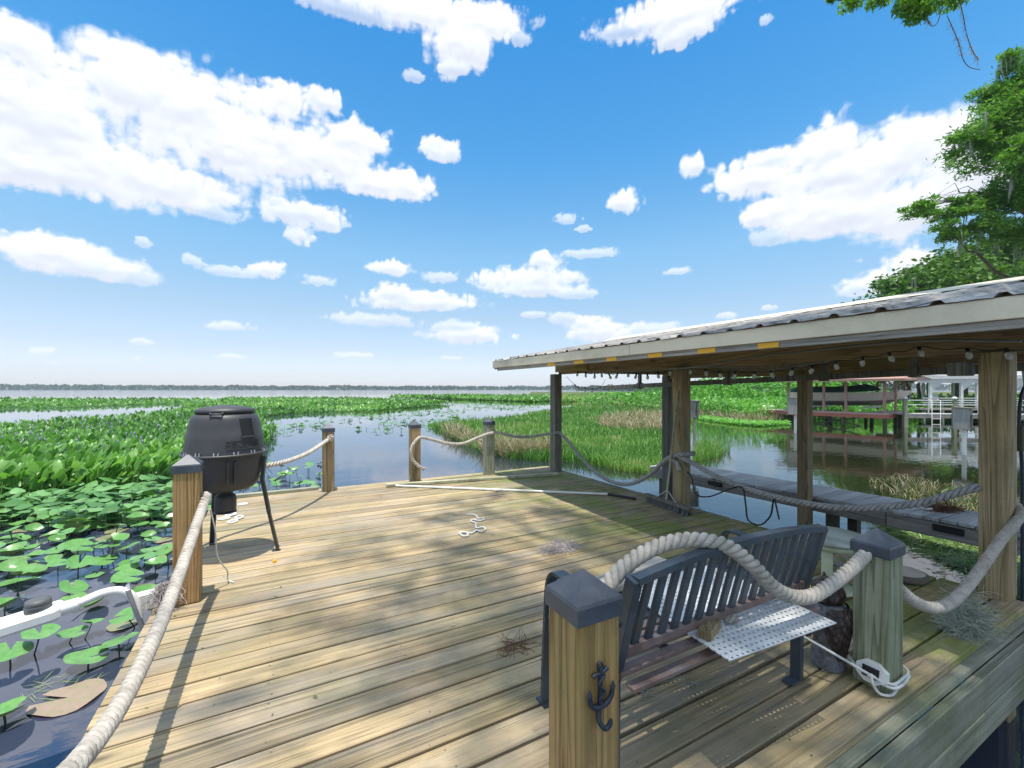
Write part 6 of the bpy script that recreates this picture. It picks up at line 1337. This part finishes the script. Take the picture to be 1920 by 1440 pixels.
# shade tree over the deck: only its lowest tips hang into the frame, but its crown dapples the boards
rb = random.Random(77); can = []
def shade(x, y, z, r, rz=None): can.append((x - SUNV.x / SUNV.z * 0 + 0.0, y, z, r, rz or r * 0.45))
def over(x, y, z=None, r=0.5):
    """clump whose shadow falls at deck point (x, y)"""
    z = z or rb.uniform(16.0, 20.5); can.append((x + SUNV.x / SUNV.z * z, y + SUNV.y / SUNV.z * z, z, r * 1.12, r * 0.5))
for (x, y, r) in [(1.0, 0.4, 1.1), (2.2, 0.3, 1.2), (3.4, 0.3, 1.2), (4.6, 0.5, 1.2), (0.9, 1.5, 0.9), (2.1, 1.5, 1.1), (3.3, 1.6, 1.1), (4.5, 1.8, 1.2), (1.3, 2.45, 0.8), (2.4, 2.5, 0.9), (3.3, 2.7, 1.0), (0.45, 2.35, 0.55), (0.75, 3.05, 0.55), (1.6, 3.3, 0.6), (2.45, 3.5, 0.6), (1.05, 3.85, 0.5), (1.85, 4.15, 0.5), (2.55, 4.3, 0.5), (2.05, 4.75, 0.38), (2.75, 4.85, 0.35),
                  (1.35, 4.55, 0.30), (0.6, 3.75, 0.35), (0.1, 2.9, 0.30), (0.2, 1.5, 0.5), (-0.2, 0.7, 0.6), (5.6, 1.0, 1.0), (-0.3, 2.2, 0.25)]: over(x, y, None, r)
sht = tree('shade_cypress', 'cypress branch with moss hanging in at the top right of the frame', RD(6.5, -6.0, -0.3), 12, 0.36, can, 9600, 0.15, 'cypress', 0.36, 0.4, trunk_top=RD(4.4, -2.0, 20.0), seed=9, fringe=0.52)
tips = [(1600, 6, 26, 9), (1650, 2, 24, 9), (1700, 12, 22, 17), (1722, 24, 24, 20), (1745, 4, 26, 14), (1560, 0, 9, 5), (1790, 2, 30, 9)]
tl = []
for (px, py, rx, ry) in tips:
    c = C(px, py - 2, 5.6, rx, ry); k = int(13 * (rx * ry) ** 0.62); u = RNG.normal(size=(k, 3)); u /= np.linalg.norm(u, axis=1)[:, None]; u *= (RNG.random(k) ** 0.4)[:, None]
    tl.append(np.array(c[:3]) + u * np.array([c[3], c[3], c[4]]))
tl = np.concatenate(tl) - np.array(sht.location); v_, f_, r_ = leafquads(tl, 0.075 * RNG.uniform(0.6, 1.3, len(tl)), RNG.uniform(0.1, 0.9, len(tl)), 0.26, 0.9)
link('low_branch_leaves', mesh_np('low_branch_leaves', v_, f_, G['cypress'], {'rnd': r_}), sht)
MB().tube(spline([RD(5.3, -3.9, 9.6) - Vector(sht.location), atD(1700, -330, 4.2) - Vector(sht.location), atD(1690, -60, 5.5) - Vector(sht.location), atD(1640, -8, 5.7) - Vector(sht.location), atD(1570, 0, 5.8) - Vector(sht.location)], 6), [0.09] * 6 + [0.06] * 6 + [0.03] * 6 + [0.012] * 7, 7).build('low_branch', M['bark'], sht)
# moss strands and thin twigs hanging in the frame
mm = MB(); sb_ = Vector(sht.location)
for line, cnt_ in ((((1795, -8), (1806, 30), (1812, 62), (1822, 92), (1834, 112)), 90), (((1726, -5), (1736, 25), (1742, 42)), 70), (((1778, 38), (1792, 66), (1800, 84)), 40), (((1798, 84), (1802, 105)), 20)):
    P_ = spline([atD(x, y, 5.6) for x, y in line], 8)
    for k in range(cnt_):
        a = P_[rb.randint(0, len(P_) - 1)] - sb_; d_ = Vector((rb.uniform(-1, 1), rb.uniform(-1, 1), rb.uniform(-1.6, 0.2))) * 0.045
        mm.tube([a, a + d_ * 0.6 + Vector((0, 0, -0.01)), a + d_], 0.0022, 3, cap=False, smooth=False)
mm.build('moss', M['moss_dry'], sht)['kind'] = 'stuff'
tw = MB()
for line in (((1795, -20), (1806, 30), (1812, 62), (1822, 92), (1834, 112)), ((1776, 30), (1792, 66), (1800, 90), (1806, 112), (1818, 126), (1838, 131)), ((1726, -15), (1736, 25), (1745, 48), (1758, 42), (1765, 15)), ((1690, -20), (1700, 20)), ((1600, -20), (1590, 12))): tw.tube([p - sb_ for p in spline([atD(x, y, 5.6) for x, y in line], 6)], 0.005, 5)
tw.build('twigs', M['bark'], sht)['kind'] = 'stuff'

# ------------------------------------------------------------------ far shores and haze
def treeline(name, pts, n, label, leaf):
    """pts: (px, distance, top height)"""
    P = np.array(pts, float); u = RNG.uniform(P[0, 0], P[-1, 0], n); d = np.interp(u, P[:, 0], P[:, 1]); hgt = np.interp(u, P[:, 0], P[:, 2]) * (0.62 + 0.6 * fbm(u * 0.09, u * 0 + 3, 8, 4))
    d = d + RNG.uniform(0, 0.05, n) * d; r = (u - 960) / FPX * d; z = WATER + hgt * RNG.random(n) ** 0.7
    v = np.stack([d * ST + r * CT, d * CT - r * ST, z], 1); s = leaf * RNG.uniform(0.5, 1.4, n) * d / 900
    return stuff(name, [leafquads(v, s, np.clip(fbm(u * 0.2, z * 0.3, 6, 3) + RNG.normal(0, 0.15, n), 0, 1), 0.8)], G['far'], label, 'trees', smooth=False)
treeline('far_woods', [(-900, 700, 12), (-300, 780, 11.5), (0, 830, 10.5), (500, 900, 8.5), (960, 980, 8.0), (1300, 940, 9.5), (1700, 800, 12), (2600, 600, 14)], 26000, 'low hazy line of woods along the far lake shore', 5.0)
treeline('shore_woods', [(1080, 620, 5.0), (1200, 480, 7.5), (1300, 360, 8.0), (1400, 260, 8.0), (1500, 190, 8.5), (1700, 120, 9)], 16000, 'hazy woods on the nearer shore behind the marsh', 4.2)
fl = MB(); n = 60; pts_in, pts_out = [], []
for i in range(n + 1):
    px = -900 + 3500 * i / n; k = (px - 960) / FPX; d = float(np.interp(px, [-900, 0, 960, 1700, 2600], [690, 825, 970, 790, 590])); d2 = 1450
    a = RD(k * d, d, WATER + 0.05); b = RD(k * d2 / math.hypot(1, k) , d2 / math.hypot(1, k), WATER + 1.2); pts_in.append(a); pts_out.append(b)
fl.add(pts_in + pts_out, [(i, i + 1, n + 2 + i, n + 1 + i) for i in range(n)], True); fs_ = fl.build('far_shore', M['soil']); fs_['kind'] = 'structure'
hz = MB().box((0, 0, 28.0), (3400, 3400, 64.0)); hzm = bpy.data.materials.new('haze_air'); hzm.use_nodes = True; ht = hzm.node_tree; ht.nodes.clear()
ho = ht.nodes.new('ShaderNodeOutputMaterial'); hv_ = ht.nodes.new('ShaderNodeVolumePrincipled'); hv_.inputs['Color'].default_value = (0.80, 0.90, 1.0, 1); hv_.inputs['Density'].default_value = HAZE
ht.links.new(hv_.outputs[0], ho.inputs['Volume']); hb = hz.build('haze', hzm); hb['kind'] = 'stuff'
